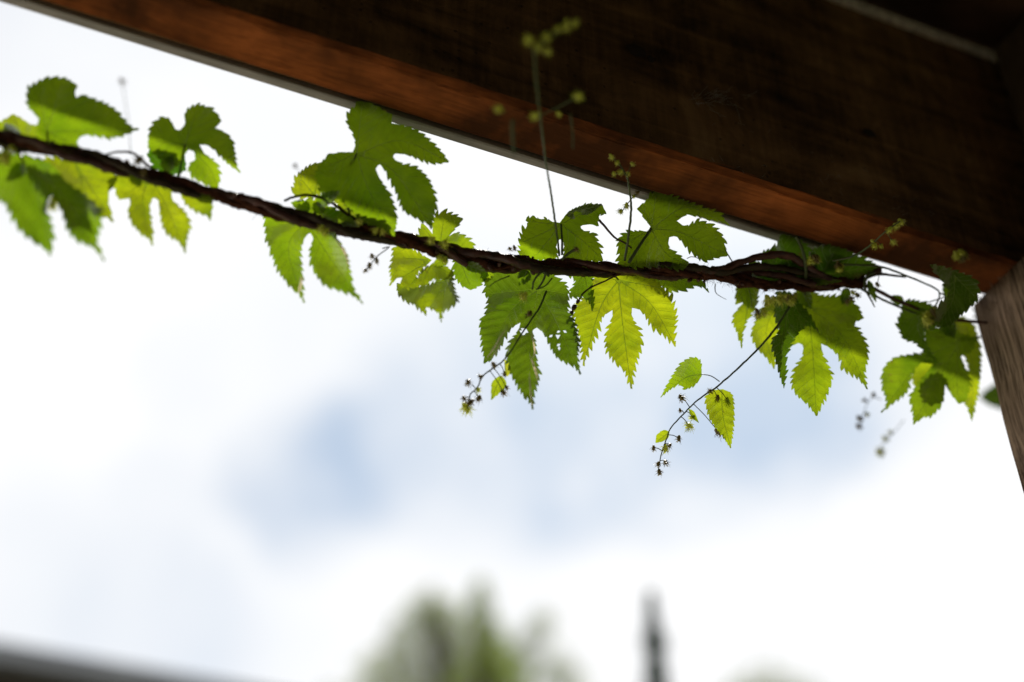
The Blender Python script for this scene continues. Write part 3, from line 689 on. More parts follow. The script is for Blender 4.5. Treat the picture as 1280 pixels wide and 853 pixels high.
leaf(Mm((340, 175), (440, 165), (550, 205), (680, 268, 't'), (600, 315), (520, 340), (420, 350), (350, 320), (310, 240)), Mm((370, 320))[0], Mm((670, 265), (450, 180)), tone=(.22, .42, .6), dz=.004, tx=.2, ty=-.2, period=6, amp=2.4)
leaf(Mm((60, 290), (170, 250), (330, 280), (420, 330), (480, 350, 't'), (330, 370), (100, 350)), Mm((90, 320))[0], Mm((470, 345), (200, 265)), tone=MG, dz=.012, period=7, amp=2)
leaf(Mm((960, 260), (1100, 300), (1195, 350), (1202, 440), (1150, 500), (1090, 548), (1040, 590), (985, 590, 't'), (985, 500), (1030, 440), (1050, 400), (1000, 330)), Mm((1080, 320))[0], Mm([(1070, 450), (990, 585)], (1200, 440)), tone=(.16, .26, .5), dz=-.05, tx=.3, ty=0, fold=.4, period=7, amp=2.2, label='dark shaded leaf against the top of the post')  # shade on this leaf is put into its dark tone
leaf(L((150, 195), (200, 183), (260, 195), (330, 220), (355, 245), (320, 300), (262, 350), (290, 430), (338, 508, 't'), (270, 450), (215, 400), (160, 380), (130, 300), (150, 240)), L((320, 235))[0], L([(230, 320), (335, 500)], (140, 300)), tone=(.3, .45, .6), dz=-.008, tx=-.2, ty=-.3, fold=.3, period=6, amp=2.4)
leaf(L((265, 350), (275, 440), (200, 460), (120, 475), (60, 530), (52, 620), (75, 705), (46, 755, 't'), (110, 705), (180, 645), (195, 580), (240, 508), (310, 510, 's'), (240, 600), (192, 680), (205, 730), (210, 815, 't'), (250, 785), (310, 765), (360, 700), (372, 615, 's'), (400, 660), (440, 710, 't'), (475, 690), (498, 610), (480, 540), (452, 470, 's'), (510, 440), (520, 380), (445, 350), (410, 300), (340, 320)),
     L((445, 385))[0], L([(250, 500), (50, 745)], [(330, 600), (212, 805)], [(430, 560), (440, 705)], (300, 340)), tone=(.48, .62, .8), dz=.01, tx=.1, ty=-.4, fold=.3, period=6, amp=2.2, pet=L((560, 370, .02), (445, 385)), pr=1.6, label='five lobed leaf hanging beside the timber post')
leaf(L((420, 280), (500, 290), (545, 400), (552, 520), (540, 640), (507, 800, 't'), (480, 720), (455, 690), (470, 600), (490, 530), (460, 440)), L((480, 320))[0], L([(510, 560), (505, 790)]), tone=YG, dz=.03, tx=.2, ty=-.4, period=6, amp=2.2)
leaf(L((200, 570), (230, 510), (300, 490), (350, 560), (320, 640, 't'), (250, 660)), L((330, 500))[0], L((320, 630), (210, 570)), tone=YG, dz=.03, period=6, amp=2)
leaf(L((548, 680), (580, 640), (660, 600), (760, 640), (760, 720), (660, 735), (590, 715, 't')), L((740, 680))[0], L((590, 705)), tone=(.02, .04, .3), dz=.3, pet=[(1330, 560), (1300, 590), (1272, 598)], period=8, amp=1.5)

# small young leaves and bracts crowded round the nodes
def small_leaf(x, y, ang, ln, wd, tone, dz):
    a = math.radians(ang); ux_, uy_ = math.cos(a), math.sin(a)
    def q(u, v): return (x+ln*u*ux_-wd*v*uy_, y+ln*u*uy_+wd*v*ux_)
    leaf([q(0, 0)+('s',), q(.15, .8), q(.4, 1), q(.7, .7), q(1, 0)+('t',), q(.7, -.7), q(.4, -1), q(.15, -.8)], (x+ux_, y+uy_), [q(.97, 0)], tone=tone, dz=dz, tx=rnd.uniform(-.5, .5), ty=rnd.uniform(-.6, .3), fold=.5, period=3.5, amp=1.1, g=2.5)
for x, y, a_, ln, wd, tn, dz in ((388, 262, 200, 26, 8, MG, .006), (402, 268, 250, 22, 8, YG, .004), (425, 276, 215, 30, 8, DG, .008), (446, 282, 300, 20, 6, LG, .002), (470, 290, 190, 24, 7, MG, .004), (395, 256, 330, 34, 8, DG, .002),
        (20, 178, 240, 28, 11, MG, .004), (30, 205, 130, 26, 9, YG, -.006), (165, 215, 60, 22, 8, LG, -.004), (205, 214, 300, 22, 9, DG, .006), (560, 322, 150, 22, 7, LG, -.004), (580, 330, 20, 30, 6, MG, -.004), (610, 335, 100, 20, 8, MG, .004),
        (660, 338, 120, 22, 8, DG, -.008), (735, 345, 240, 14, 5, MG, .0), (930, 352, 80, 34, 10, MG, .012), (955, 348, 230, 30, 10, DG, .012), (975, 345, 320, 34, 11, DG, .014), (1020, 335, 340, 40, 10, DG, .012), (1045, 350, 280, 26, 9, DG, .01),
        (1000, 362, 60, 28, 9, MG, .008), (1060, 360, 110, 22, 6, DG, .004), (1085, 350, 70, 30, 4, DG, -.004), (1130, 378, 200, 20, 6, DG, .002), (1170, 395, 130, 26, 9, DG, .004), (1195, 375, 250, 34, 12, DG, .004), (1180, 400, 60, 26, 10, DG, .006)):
    small_leaf(x, y, a_, ln, wd, tn, dz)

# ------------------------------------------------------------------ rope and woody strands
CL = [(-140, 122), (-60, 150), (0, 172), (60, 186), (130, 204), (200, 222), (260, 241), (310, 257), (375, 274), (440, 287), (480, 293), (540, 312), (600, 325), (660, 331), (720, 334), (780, 337), (840, 340), (880, 343), (940, 352), (1000, 356), (1080, 353)]
def twist(phase, R_, period, pts, r, drift=0., x_end=None, step=3.5, dd=0.):
    cl = catmull([Vector(p) for p in pts], step); o = []; rr = []; acc = 0; prev = None
    for p in cl:
        if prev is not None: acc += (p-prev).length
        prev = p
        w = phase+2*math.pi*acc/period+1.6*noise.noise(Vector((acc*.01, phase, 0)))
        RR = R_*(1+.9*math.exp(-((p.x-636)/26)**2))*(1 if (drift == 0 or p.x < 868) else max(.12, 1-(p.x-868)/45))*(1+.75*noise.noise(Vector((acc*.013, phase*7, 4)))); jy = 2.1*noise.noise(Vector((acc*.05, phase*9, 1)))
        o.append(at(p.x, p.y+RR*math.cos(w)+jy, Dv(p.x)+dd+RR*1.05*S*math.sin(w)))
        rr.append(S*r*(1+.26*noise.noise(Vector((acc*.035, phase*3, 2)))+.45*max(0, noise.noise(Vector((acc*.09, phase*5, 8))))))
    return o, rr
rope = empty('coir_rope', at(640, 331, 1.0)); tag(rope, 'hairy red brown coir rope strung below the beam and wrapped by the vine', 'rope')
main = CL[:]
for ph in (0.4, 2.5, 4.6):
    p, r = twist(ph, 3.4, 150, main, 4.4)
    mb = MB(); mb.tube(p, r, 10, rough=.5, seed=ph); mb.build('strand', M_rope, rope)
# rope hairs
mb = MB(); cl = catmull([Vector(p) for p in main], 1.)
for i in range(2600):
    p = rnd.choice(cl)
    dens = 1 if p.x > 860 else (.35 if p.x > 780 else .12)
    if rnd.random() > dens: continue
    w = rnd.uniform(0, 6.283); rr = 8.0
    b = at(p.x, p.y+rr*math.cos(w), Dv(p.x)+rr*S*math.sin(w))
    dirv = (UP*(-math.cos(w))+FW*math.sin(w)+RT*rnd.uniform(-2.5, 2.5)).normalized()
    Lh = rnd.uniform(.0015, .005)
    bend = Vector((rnd.uniform(-1, 1), rnd.uniform(-1, 1), rnd.uniform(-1, 1)))*Lh*.5
    mb.tube([b, b+dirv*Lh*.5+bend*.4, b+dirv*Lh+bend], [.00014, .00011, .00006], 3, False)
tag(mb.build('rope_hair', M_rope, rope), kind='stuff')

def stem(pts, r0, r1, m=M_stem, parent=vine, name='stem', step=4., rough=.12, wob=0.6, dflt=0.):
    """pts: (x, y[, depth offset from the rope])"""
    c = catmull([Vector((p[0], p[1], (p[2] if len(p) > 2 else dflt)*1000)) for p in pts], step); n = len(c); mb = MB()
    w = [at(p.x+wob*noise.noise(Vector((i*.2, p.y, 3.))), p.y+wob*noise.noise(Vector((i*.2, p.x, 9.))), Dv(p.x)+p.z/1000) for i, p in enumerate(c)]
    mb.tube(w, [S*(r0+(r1-r0)*i/max(1, n-1))*(1+.12*noise.noise(Vector((i*.45, r0, 4)))) for i in range(n)], 8, rough=rough)
    return mb.build(name, m, parent)
# twining stems
main2 = [(x, y) for x, y in CL if x <= 880]
p, r = twist(0.0, 7.0, 300, main2+[(905, 338), (930, 327), (958, 319), (985, 319), (1006, 331), (1040, 352)], 4.6, drift=1, dd=-.003)
mb = MB(); mb.tube(p, r, 12, rough=.5, seed=1); mb.build('stem', M_vine, vine)
p, r = twist(3.3, 7.4, 260, main2+[(905, 341), (930, 335), (960, 334), (1006, 341), (1045, 352)], 4.2, drift=1, dd=-.003)
mb = MB(); mb.tube(p, r, 12, rough=.5, seed=2); mb.build('stem', M_vine2, vine)
p, r = twist(1.7, 7.8, 210, main2+[(930, 349), (980, 352), (1040, 350), (1075, 345), (1100, 340)], 3.8)
mb = MB(); mb.tube(p, r, 10, rough=.5, seed=3); mb.build('stem', M_vine, vine)
mb = MB()
for i in range(46):
    x = rnd.uniform(-20, 1060); cl_p = min(catmull([Vector(p) for p in CL], 6), key=lambda p: abs(p.x-x)); w = rnd.uniform(0, 6.283); rr_ = 9.5
    mb.blob(at(cl_p.x, cl_p.y+rr_*math.cos(w), Dv(cl_p.x)-abs(rr_*S*math.sin(w))), rnd.uniform(1.6, 3.6)*S, (rnd.uniform(-1, 1), rnd.uniform(-1, 1), rnd.uniform(-1, 1)), 7, 5, rnd.uniform(1, 1.9))
tag(mb.build('bark_knobs', M_vine, vine), kind='stuff')
# right-hand strands, loops and the wire that runs on to the post
def at_list(crop, pts): return crop(*pts)
stem(at_list(Mm, [(235, 110, -.004), (262, 165, -.006), (282, 230, -.006), (288, 340, -.004)]), 2.2, 2.6)
stem(at_list(Mm, [(580, 350), (620, 328, -.004), (680, 312, -.005), (750, 318, -.004), (820, 325)]), 2.2, 1.6, M_vine2)
stem(at_list(Mm, [(560, 360), (640, 385), (720, 425), (815, 468), (1000, 540), (1180, 565), (1300, 570)]), 2.7, 2.2, M_vine)
stem(at_list(Mm, [(560, 375), (640, 420), (800, 492), (980, 560)]), 1.7, 1.5, M_stem)
stem(at_list(Mm, [(440, 262, -.01), (560, 262, -.01), (700, 275, -.01), (850, 330, -.012), (960, 378, -.012), (1000, 410, -.012), (990, 460, -.01), (955, 510, -.01)]), 1.7, 1.1)
stem(at_list(Mm, [(650, 300, -.006), (610, 330, -.006), (600, 380, -.006), (625, 430, -.006), (655, 488, -.006)]), 2.6, .8)
stem(at_list(Mm, [(1000, 410, -.012), (1030, 430, -.012), (940, 460, -.01)]), 1.1, .8)
stem(at_list(Cc, [(-20, 330), (30, 308), (90, 298), (150, 305), (190, 330), (230, 370), (280, 400)]), 1.1, 1.8, M_vine)
stem(at_list(E, [(-20, 560), (30, 540), (110, 530), (220, 560), (330, 640), (440, 700)]), 1.4, 2.4, M_vine2)
# fine hanging root threads
stem(at_list(O, [(985, 290), (985, 350), (1020, 385), (1075, 412)]), .7, .3, M_vine2)
stem(at_list(J, [(1030, 560), (1060, 620), (1105, 695)]), .9, .8, M_vine2)
stem(at_list(K, [(150, 70, -.01), (170, 120, -.01), (180, 200, -.01)]), .35, .3, M_vine2)
stem(at_list(O, [(760, 85, -.006), (790, 72, -.006), (830, 75, -.006), (870, 95, -.006)]), .5, .5, M_vine2)
stem(at_list(G, [(1130, 250), (1190, 320), (1240, 375), (1290, 420), (1370, 460), (1420, 500)]), 1.6, 1.0, M_vine)
stem(at_list(I, [(360, 85, -.004), (300, 115, -.006), (220, 150, -.008), (160, 190, -.008), (130, 235, -.008)]), 1.0, 1.3, M_vine)
# shrivelled bract on that stalk
mb = MB()
for (x, y, r) in ((120, 250, 2.6), (95, 290, 3.4), (75, 330, 3.0), (55, 350, 2.)):
    xx, yy = I((x, y))[0]; mb.blob(at(xx, yy, Dv(xx)-.008), r*S, UP+RT*.5, 7, 5, 1.4)
mb.build('withered_bud', M_vine, vine)

# ------------------------------------------------------------------ flowers
def flower_mesh(name, spikes, m, seed):
    rr = random.Random(seed); mb = MB(); mb.blob((0, 0, 0), .34, (0, 0, 1), 8, 5, 1.7)
    for i in range(16):                          # overlapping scales pointing down the little cone
        w = i*2.4; z = .5-i*.065; q = .30+.16*math.sin(math.pi*(i+1)/18)
        b = Vector((math.cos(w)*q*.8, math.sin(w)*q*.8, z)); d = Vector((math.cos(w)*.55, math.sin(w)*.55, -1)).normalized()*rr.uniform(.28, .46)
        s_ = Vector((-math.sin(w), math.cos(w), 0))*rr.uniform(.08, .14)
        mb.add([b, b+d*.5+s_, b+d, b+d*.5-s_], [(0, 1, 2, 3)])
    for i in range(spikes):
        w = rr.uniform(0, 6.283); z = rr.uniform(-.8, .5); q = math.sqrt(1-z*z)
        d = Vector((math.cos(w)*q, math.sin(w)*q, z-.2))*rr.uniform(.55, 1.05)
        mb.tube([d*.3, d*.7, d+Vector((rr.uniform(-.2, .2), rr.uniform(-.2, .2), -.15))], [.035, .028, .01], 3, False)
    me = bpy.data.meshes.new(name); me.from_pydata(mb.v, [], mb.f); me.update(); me.materials.append(m)
    me.polygons.foreach_set('use_smooth', [True]*len(me.polygons)); return me
FL = [flower_mesh('flower', 34, M_flower, 1), flower_mesh('flower', 44, M_flower, 2), flower_mesh('flower', 20, M_flower_dry, 3), flower_mesh('flower', 30, M_flower_dry, 4)]
def flower(x, y, r, kind, parent, dd=0.):
    o = bpy.data.objects.new('flower', FL[kind]); col.objects.link(o); o.parent = parent
    o.location = at(x, y, Dv(x)+dd)-parent_origin(parent); o.rotation_euler = (rnd.uniform(-.6, .6), rnd.uniform(-.6, .6), rnd.uniform(0, 6)); s_ = r*S*rnd.uniform(1.5, 2.2)*(.66 if dd < -.03 else 1); o.scale = (s_, s_, s_*rnd.uniform(1, 1.4))
    return o
def sprig(stem_pts, r0, r1, flowers, label=None, m=M_stem, dd=0., pedicels=True):
    s_ = stem(stem_pts, r0, r1, m, vine, 'flower_sprig', dflt=dd)
    if label: s_['label'] = label
    for f in flowers:
        x, y, r, k = f[:4]; d = f[4] if len(f) > 4 else dd
        if pedicels:
            best = min(((p[0]-x)**2+(p[1]-y)**2, i) for i, p in enumerate(stem_pts))[1]
            # nearest point on the sprig stem
            pts = catmull([Vector((p[0], p[1])) for p in stem_pts], 3); q = min(pts, key=lambda p: (p.x-x)**2+(p.y-y)**2)
            if (q-Vector((x, y))).length > r*.8:
                stem([(q.x, q.y, d), ((q.x+x)/2, (q.y+y)/2-1.5, d), (x, y, d)], .55, .5, m, s_, 'flower_stalk', wob=.2, step=3)
        flower(x, y, r, k, s_, d)
    return s_
# drooping sprig in front of the dark centre leaf
sp1 = sprig([(683, 364, -.004), (674, 385, -.010), (655, 413, -.016), (640, 437, -.02), (629, 451, -.022), (617, 460, -.022), (603, 471, -.022), (597, 484, -.022), (588, 493, -.022), (587, 500, -.022)], 1.3, .8,
            [p+(-.022,) for p in [(585.5, 478, 4.2, 3), (598.5, 498, 4.0, 3), (582, 510, 6.2, 1), (588, 503, 4.5, 3), (617, 456, 3.2, 2), (629, 490, 4.2, 3), (631, 467, 3.0, 2), (580, 498, 3.6, 3), (600, 470.5, 3, 2), (597.5, 487, 3.0, 0), (633, 484, 2.5, 2)]],
            'thin drooping flower sprig in front of the dark holed leaf')
leaf(P((462, 598, 't'), (463, 450), (490, 380), (560, 338, 's'), (610, 380), (622, 440), (590, 490), (520, 550)), P((560, 345))[0], P((463, 590)), tone=LG, dz=-.018, fold=.4, period=6, amp=1., parent=sp1, g=2.5)
leaf(P((600, 170, 's'), (640, 180), (668, 250), (655, 330), (625, 350, 't'), (605, 280)), P((600, 180))[0], P((628, 345)), tone=(1.3, 1.2, 3), dz=-.020, fold=.3, period=9, amp=.4, parent=sp1, g=2.5)
# long sprig drooping at right
sp2 = sprig([(989, 380, -.01), (969, 411, -.016), (944, 440, -.018), (902, 479, -.02), (885, 491, -.02), (869, 503, -.02), (851, 521, -.02), (838, 536, -.02), (832, 552, -.02), (826, 570, -.02), (823, 588, -.02)], 1.7, .6,
            [p+(-.02,) for p in [(851.5, 497, 4.4, 3), (850, 513, 2.4, 2), (865.5, 521, 3.6, 0), (861, 532, 5, 1), (848.5, 548, 3.6, 2), (887.5, 489, 4, 2), (897, 497.5, 3.4, 2), (909, 500, 4.4, 0), (898, 540, 5, 3), (817, 560, 3.6, 2), (831.5, 560, 5.5, 1), (837, 557, 3, 2), (823, 580, 3.8, 3), (832, 578, 3.2, 2), (824, 590, 4.6, 3)]],
            'long curved flower sprig hanging low right of the centre')
leaf(N((122, 318, 't'), (180, 210), (250, 110), (320, 80), (360, 110), (366, 190, 's'), (330, 240), (270, 268), (235, 240), (180, 270)), N((362, 180))[0], N([(270, 200), (125, 312)]), tone=(.7, .9, .8), dz=-.016, tx=.5, ty=-.2, fold=.4, period=4.5, amp=1.5, parent=sp2, g=3, pet=N((470, 222, -.01), (420, 190, -.008), (362, 180)), pr=.7)
leaf(N((390, 320), (430, 278), (490, 268, 's'), (545, 300), (557, 400), (552, 500), (537, 618, 't'), (490, 550), (430, 470), (400, 400)), N((485, 275))[0], N([(490, 420), (536, 610)]), tone=YG, dz=-.016, fold=.45, period=4.5, amp=1.5, parent=sp2, g=3)
leaf(N((92, 585, 't'), (100, 540), (140, 510), (175, 520, 's'), (165, 560), (120, 582)), N((170, 525))[0], N((95, 582)), tone=YG, dz=-.016, fold=.4, period=5, amp=1., parent=sp2, g=2.5)
leaf(N((285, 385, 's'), (320, 400), (350, 470, 't'), (310, 440)), N((290, 390))[0], N((345, 462)), tone=LG, dz=-.018, fold=.4, period=9, amp=.5, parent=sp2, g=2.5)
# tall flower stalk rising in front of the beam
sprig([(699, 320, -.004), (697, 300, -.012), (690, 250, -.035), (682, 200, -.07), (676, 150, -.11), (670, 100, -.15), (668, 62, -.18)], 1.3, 1.1,
      [(662, 50, 6.5, 1, -.18), (672, 58, 6, 0, -.18), (683, 46, 7, 1, -.18), (697, 36, 6, 1, -.18), (708, 31, 6, 0, -.18), (718, 28, 7, 1, -.18), (684, 64, 5, 0, -.18)],
      'tallest thin stalk rising in front of the beam with a yellow flower tuft')
sprig([(673, 145, -.115), (690, 138, -.12), (705, 130, -.125), (722, 121, -.13)], .9, .9, [(724, 120, 7, 1, -.13), (668, 145, 6, 1, -.12), (698, 142, 4.5, 0, -.12), (624, 136, 6.5, 1, -.14)], 'short blurred flower branch crossing the tall stalk', pedicels=False)
stem([(641, 150, -.14), (641, 170, -.14), (643, 194, -.14)], 2.2, 1.6)
stem([(713, 142, -.12), (716, 165, -.12), (716, 186, -.12)], 1.2, .8)
sprig([(781, 326, -.004), (785, 300, -.01), (789, 262, -.02), (787, 240, -.03), (784, 220, -.04)], 1.7, 1.2,
      [(764, 196, 4.5, 0, -.045), (772, 203, 4.5, 1, -.045), (790, 205, 4, 0, -.045), (776, 215, 5, 1, -.042), (785, 217, 4.5, 0, -.042), (767, 217, 4, 0, -.042)],
      'shorter upright flower stalk against the lower edge of the beam')
sprig([(801, 238, .0), (790, 248, 0), (782, 258, 0), (776, 267, 0)], .7, .6, [(797, 241, 3, 2, 0), (783, 257, 3.4, 0, 0), (776, 264, 4.2, 0, 0), (792, 246, 2.6, 0, 0)], 'tiny dark sprig hanging between two upper leaves')
# small bits along the rope
sprig([(478, 311, -.004), (487, 309, -.004), (470, 322, -.006), (461, 335, -.006)], .7, .6, [p+(-.006,) for p in [(465, 320, 3., 2), (471, 326, 3., 2), (457, 338, 3.4, 2), (462, 332, 3, 2)]], 'small bud sprig beneath the rope beside the two lobed leaf')
# clusters near the right end
def cl_(crop, pts, dd): return [crop((x, y))[0]+(r, k, dd) for x, y, r, k in pts]
sprig(at_list(Mm, [(430, 240, -.02), (520, 222, -.03), (600, 180, -.04), (650, 140, -.05), (710, 85, -.06), (790, 28, -.07)]), 1.5, .8,
      cl_(Mm, [(640, 135, 4, 0), (655, 158, 5, 1), (690, 160, 4.5, 0), (750, 138, 5.5, 1)], -.05)+cl_(Mm, [(735, 72, 6, 0), (765, 52, 6, 1), (792, 30, 7, 0)], -.065), 'green flower sprig crossing the orange underside of the beam')
def cluster(pts, dd, parent=vine):
    for x, y, r, k in pts:
        if r < 7: flower(x, y, r, k, parent, dd); continue
        for i in range(9):
            w = rnd.uniform(0, 6.283); q = r*.62*rnd.random()**.5
            flower(x+q*math.cos(w), y+q*math.sin(w), r*.36, (0, 1, 3)[i % 3], parent, dd+rnd.uniform(-.003, .003))
cluster([p[:4] for p in cl_(Mm, [(325, 228, 9, 1), (465, 272, 8, 1), (200, 445, 9, 1), (1112, 212, 12, 1), (950, 540, 12, 1), (975, 500, 6, 0), (668, 366, 3.6, 2)], 0)], -.02)
stem(at_list(Mm, [(682, 300, -.01), (675, 330, -.015), (668, 360, -.02)]), .5, .5)
cluster([p[:4] for p in cl_(K, [(210, 225, 5, 2), (245, 225, 5, 0), (215, 245, 5, 1), (260, 180, 4, 0), (270, 155, 5, 1), (300, 150, 4, 0), (330, 160, 5, 1), (360, 145, 4.5, 0), (395, 155, 8, 1), (420, 130, 5, 0), (340, 130, 4, 0),
                                 (735, 150, 4.5, 2), (770, 130, 4, 2), (745, 115, 4, 0), (715, 165, 3.6, 2)], 0)], -.012)
# buds on the main rope
cluster([(407, 290, 6, 0), (402, 286, 5, 1), (448, 277, 3.5, 0), (556, 304, 5.5, 0), (549, 322, 4, 0), (556, 325, 4, 1), (470, 288, 4, 0), (478, 289, 3, 0), (540, 300, 4, 0), (637, 311, 3, 2), (643, 310, 2.6, 2), (662, 392, 5, 2), (655, 370, 5, 0),
         (720, 312, 4, 2), (8, 200, 5, 0), (6, 195, 6, 1), (67, 250, 6, 0), (66, 256, 5, 0), (14, 186, 4, 0), (180, 214, 4, 2), (174, 200, 5, 2)], -.014)
stem([(637, 345, -.008), (620, 352, -.01), (612, 358, -.01)], .8, .6)
stem([(686, 345, -.012), (678, 340, -.014), (668, 350, -.014), (665, 362, -.012)], 1.8, 1.0)
stem([(690, 348, -.012), (681, 358, -.014), (670, 362, -.014)], .9, .8)
stem([(702, 325, -.01), (712, 316, -.012), (722, 311, -.014)], 1.6, 2.0)
# small drooping bits far out of focus
def seed_sprig(pts, fl, dd, label):
    sprig(pts, .4, .35, [f+(dd,) for f in fl], label, dd=dd)
seed_sprig([(163, 190, -.02), (160, 150, -.06), (153, 104, -.09)], [(152, 101, 5.0, 2)], -.09, 'hair thin stalk with one dark seed head above the left leaves')
seed_sprig([(376, 236, -.03), (374, 215, -.06), (370, 208, -.07)], [(369, 207, 3.6, 2)], -.07, 'faint stalk with a small reddish bud left of the largest leaf')
seed_sprig([(1102, 500, -.20), (1090, 497, -.2), (1082, 510, -.2), (1076, 530, -.2)], [(1080, 500, 4.6, 2), (1092, 493, 4, 2), (1074, 523, 5, 2), (1073, 533, 5, 2), (1084, 518, 3, 0)], -.2, 'blurred bud sprig hanging below the right hand leaves')
seed_sprig([(1130, 525, -.24), (1118, 540, -.24), (1106, 552, -.24), (1100, 566, -.24)], [(1100, 565, 6, 1), (1106, 548, 4, 0), (1113, 540, 3.4, 0)], -.24, 'lowest blurred pale bud sprig hanging near the post')

# ------------------------------------------------------------------ cobweb on the beam
M_web = simple('web', (.30, .29, .27), (.42, .40, .37), scale=50, rough=.6, bump=0)
web = empty('cobweb', on_front_plane(885, 125)); tag(web, 'wispy grey cobweb threads stuck to the dark face of the beam', 'cobweb')
mb = MB()
for i in range(34):
    x = rnd.gauss(888, 16); y = rnd.gauss(126, 5); a = rnd.gauss(-.25, .6); l = rnd.uniform(6, 26)
    pts = [on_front_plane(x+l*t*math.cos(a)+1.5*noise.noise(Vector((t*3, i, 0))), y+l*t*math.sin(a)+1.5*noise.noise(Vector((t*3, i, 5))), -.0016-.002*math.sin(t*3.14)) for t in (0, .25, .5, .75, 1)]
    mb.tube(pts, .00009, 3, False)
for i in range(40):
    x = rnd.uniform(880, 1180); y = 205+(x-900)*.323+rnd.uniform(-60, 2); a = rnd.uniform(-1, 1); l = rnd.uniform(3, 10)
    mb.tube([on_front_plane(x+l*t*math.cos(a), y+l*t*math.sin(a)+t*t, -.0016-.0015*t) for t in (0, .5, 1)], .00007, 3, False)
tag(mb.build('thread', M_web, web), kind='stuff')

# ------------------------------------------------------------------ ground and what stands round the place
M_ground = simple('grass_ground', (.05, .075, .025), (.10, .13, .05), scale=3, rough=.95, bump=.5, bdist=.02)
M_patio = simple('pale_paving', (.38, .34, .29), (.52, .48, .42), scale=9, rough=.9, bump=.3, bdist=.004)
M_deck = wood('deck_wood', (.05, .03, .018), (.12, .07, .04), (.03, .02, .012), .6)
def sheet(name, c, sx, sy, z, m, kind='structure', ang=YAW):
    me = bpy.data.meshes.new(name); me.from_pydata([(-sx, -sy, 0), (sx, -sy, 0), (sx, sy, 0), (-sx, sy, 0)], [], [(0, 1, 2, 3)]); me.update()
    o = link(name, me, m, None, False); o.location = (c[0], c[1], z); o.rotation_euler = (0, 0, ang); o['kind'] = kind; return o
sheet('ground', (0, 0), 900, 900, 0, M_ground)
pc = Vector((Pf.x, Pf.y, 0))+PD*2.4
pc = pc-BD*3.6  # unseen paving, shifted left so the beam's right underside gets less bounce
sheet('patio', (pc.x, pc.y), 4.4, 2.6, .004, M_patio)
dc = Vector((Pf.x, Pf.y, 0))-PD*1.9
sheet('deck_floor', (dc.x, dc.y), 5, 1.75, .03, M_deck)
# own house behind the viewer: shades the veranda
M_render = simple('dark_cladding', (.06, .045, .035), (.11, .08, .06), scale=6, rough=.9, stretch=(1, 1, 8))
hb = local_box('house_wall', -4, 3.2, -3.75, -3.6, -H0, BH+.1, M_render); hb['kind'] = 'structure'
# neighbouring house, its eave parallel to the beam
M_gut = simple('gutter_zinc', (.18, .19, .21), (.26, .27, .29), scale=6, rough=.5)
M_soff = simple('soffit_timber', (.025, .018, .010), (.05, .035, .02), scale=6, rough=.8)
M_wallh = simple('house_render', (.25, .22, .18), (.34, .30, .25), scale=6, rough=.9)
M_tile = simple('roof_slate', (.05, .052, .056), (.10, .10, .11), scale=10, rough=.7, stretch=(8, 2, 1))
e0 = at(0, 807, 4.6); ez = e0.z
hs = empty('neighbour_house', Vector((e0.x, e0.y, 0))); hs.rotation_euler = (0, 0, YAW); tag(hs, 'neighbouring house whose grey eave shows blurred at the bottom left corner', 'house')
def hbox(name, x0, x1, y0, y1, z0, z1, m): return local_box(name, x0, x1, y0, y1, z0, z1, m, parent=hs)
hbox('wall', -7, 9, .5, 6.5, 0, ez-.22, M_wallh); hbox('gutter', -7.5, 9.5, -.03, .08, ez-.06, ez, M_gut); hbox('soffit', -7.5, 9.5, .081, .49, ez-.13, ez-.09, M_soff); hbox('fascia', -7.5, 9.5, .081, .11, ez-.088, ez-.01, M_soff)
me = bpy.data.meshes.new('roof'); me.from_pydata([(-7.5, .16, ez-.04), (9.5, .16, ez-.04), (9.5, 3.5, ez+1.2), (-7.5, 3.5, ez+1.2), (9.5, 7, ez-.04), (-7.5, 7, ez-.04), (-7.5, .16, ez-.09), (9.5, .16, ez-.09), (9.5, 7, ez-.09), (-7.5, 7, ez-.09)], [],
    [(0, 1, 2, 3), (3, 2, 4, 5), (6, 7, 1, 0), (5, 4, 8, 9), (6, 9, 8, 7), (0, 3, 5), (1, 4, 2), (0, 5, 9, 6), (1, 7, 8, 4)]); me.update(); link('roof', me, M_tile, hs, False)
for i in range(4):
    x = -5+i*3.4; w_ = hbox('window', x, x+1.1, .47, .499, ez-2.0, ez-.7, M_soff)

# ------------------------------------------------------------------ trees
M_bark = simple('tree_bark', (.05, .042, .035), (.13, .11, .09), scale=14, rough=.9, stretch=(1, 1, .3))
def crown_mat(name, c1, c2, t):
    m, nt, o = mat(name); g = NT(nt); tcx = g.n('ShaderNodeTexCoord')
    n1 = g.n('ShaderNodeTexNoise', {'Vector': tcx.outputs['Object'], 'Scale': 1.6, 'Detail': 4.0}).outputs['Fac']
    c = g.ramp(n1, [(.35, c1), (.65, c2)]); p = g.n('ShaderNodeBsdfDiffuse', {'Color': c}); tr = g.n('ShaderNodeBsdfTranslucent', {'Color': g.mix(1.0, c, t, 'MULTIPLY')})
    a = g.n('ShaderNodeAddShader'); nt.links.new(p.outputs[0], a.inputs[0]); nt.links.new(tr.outputs[0], a.inputs[1]); nt.links.new(a.outputs[0], o.inputs[0]); return m
M_crown = crown_mat('birch_leaves', (.085, .10, .055), (.14, .15, .08), (1.3, 1.4, .8))
M_crown_g = crown_mat('yellowish_leaves', (.085, .11, .02), (.13, .155, .03), (1.3, 1.4, .8))
M_con = crown_mat('needles', (.012, .03, .016), (.025, .045, .025), (.5, .6, .5))
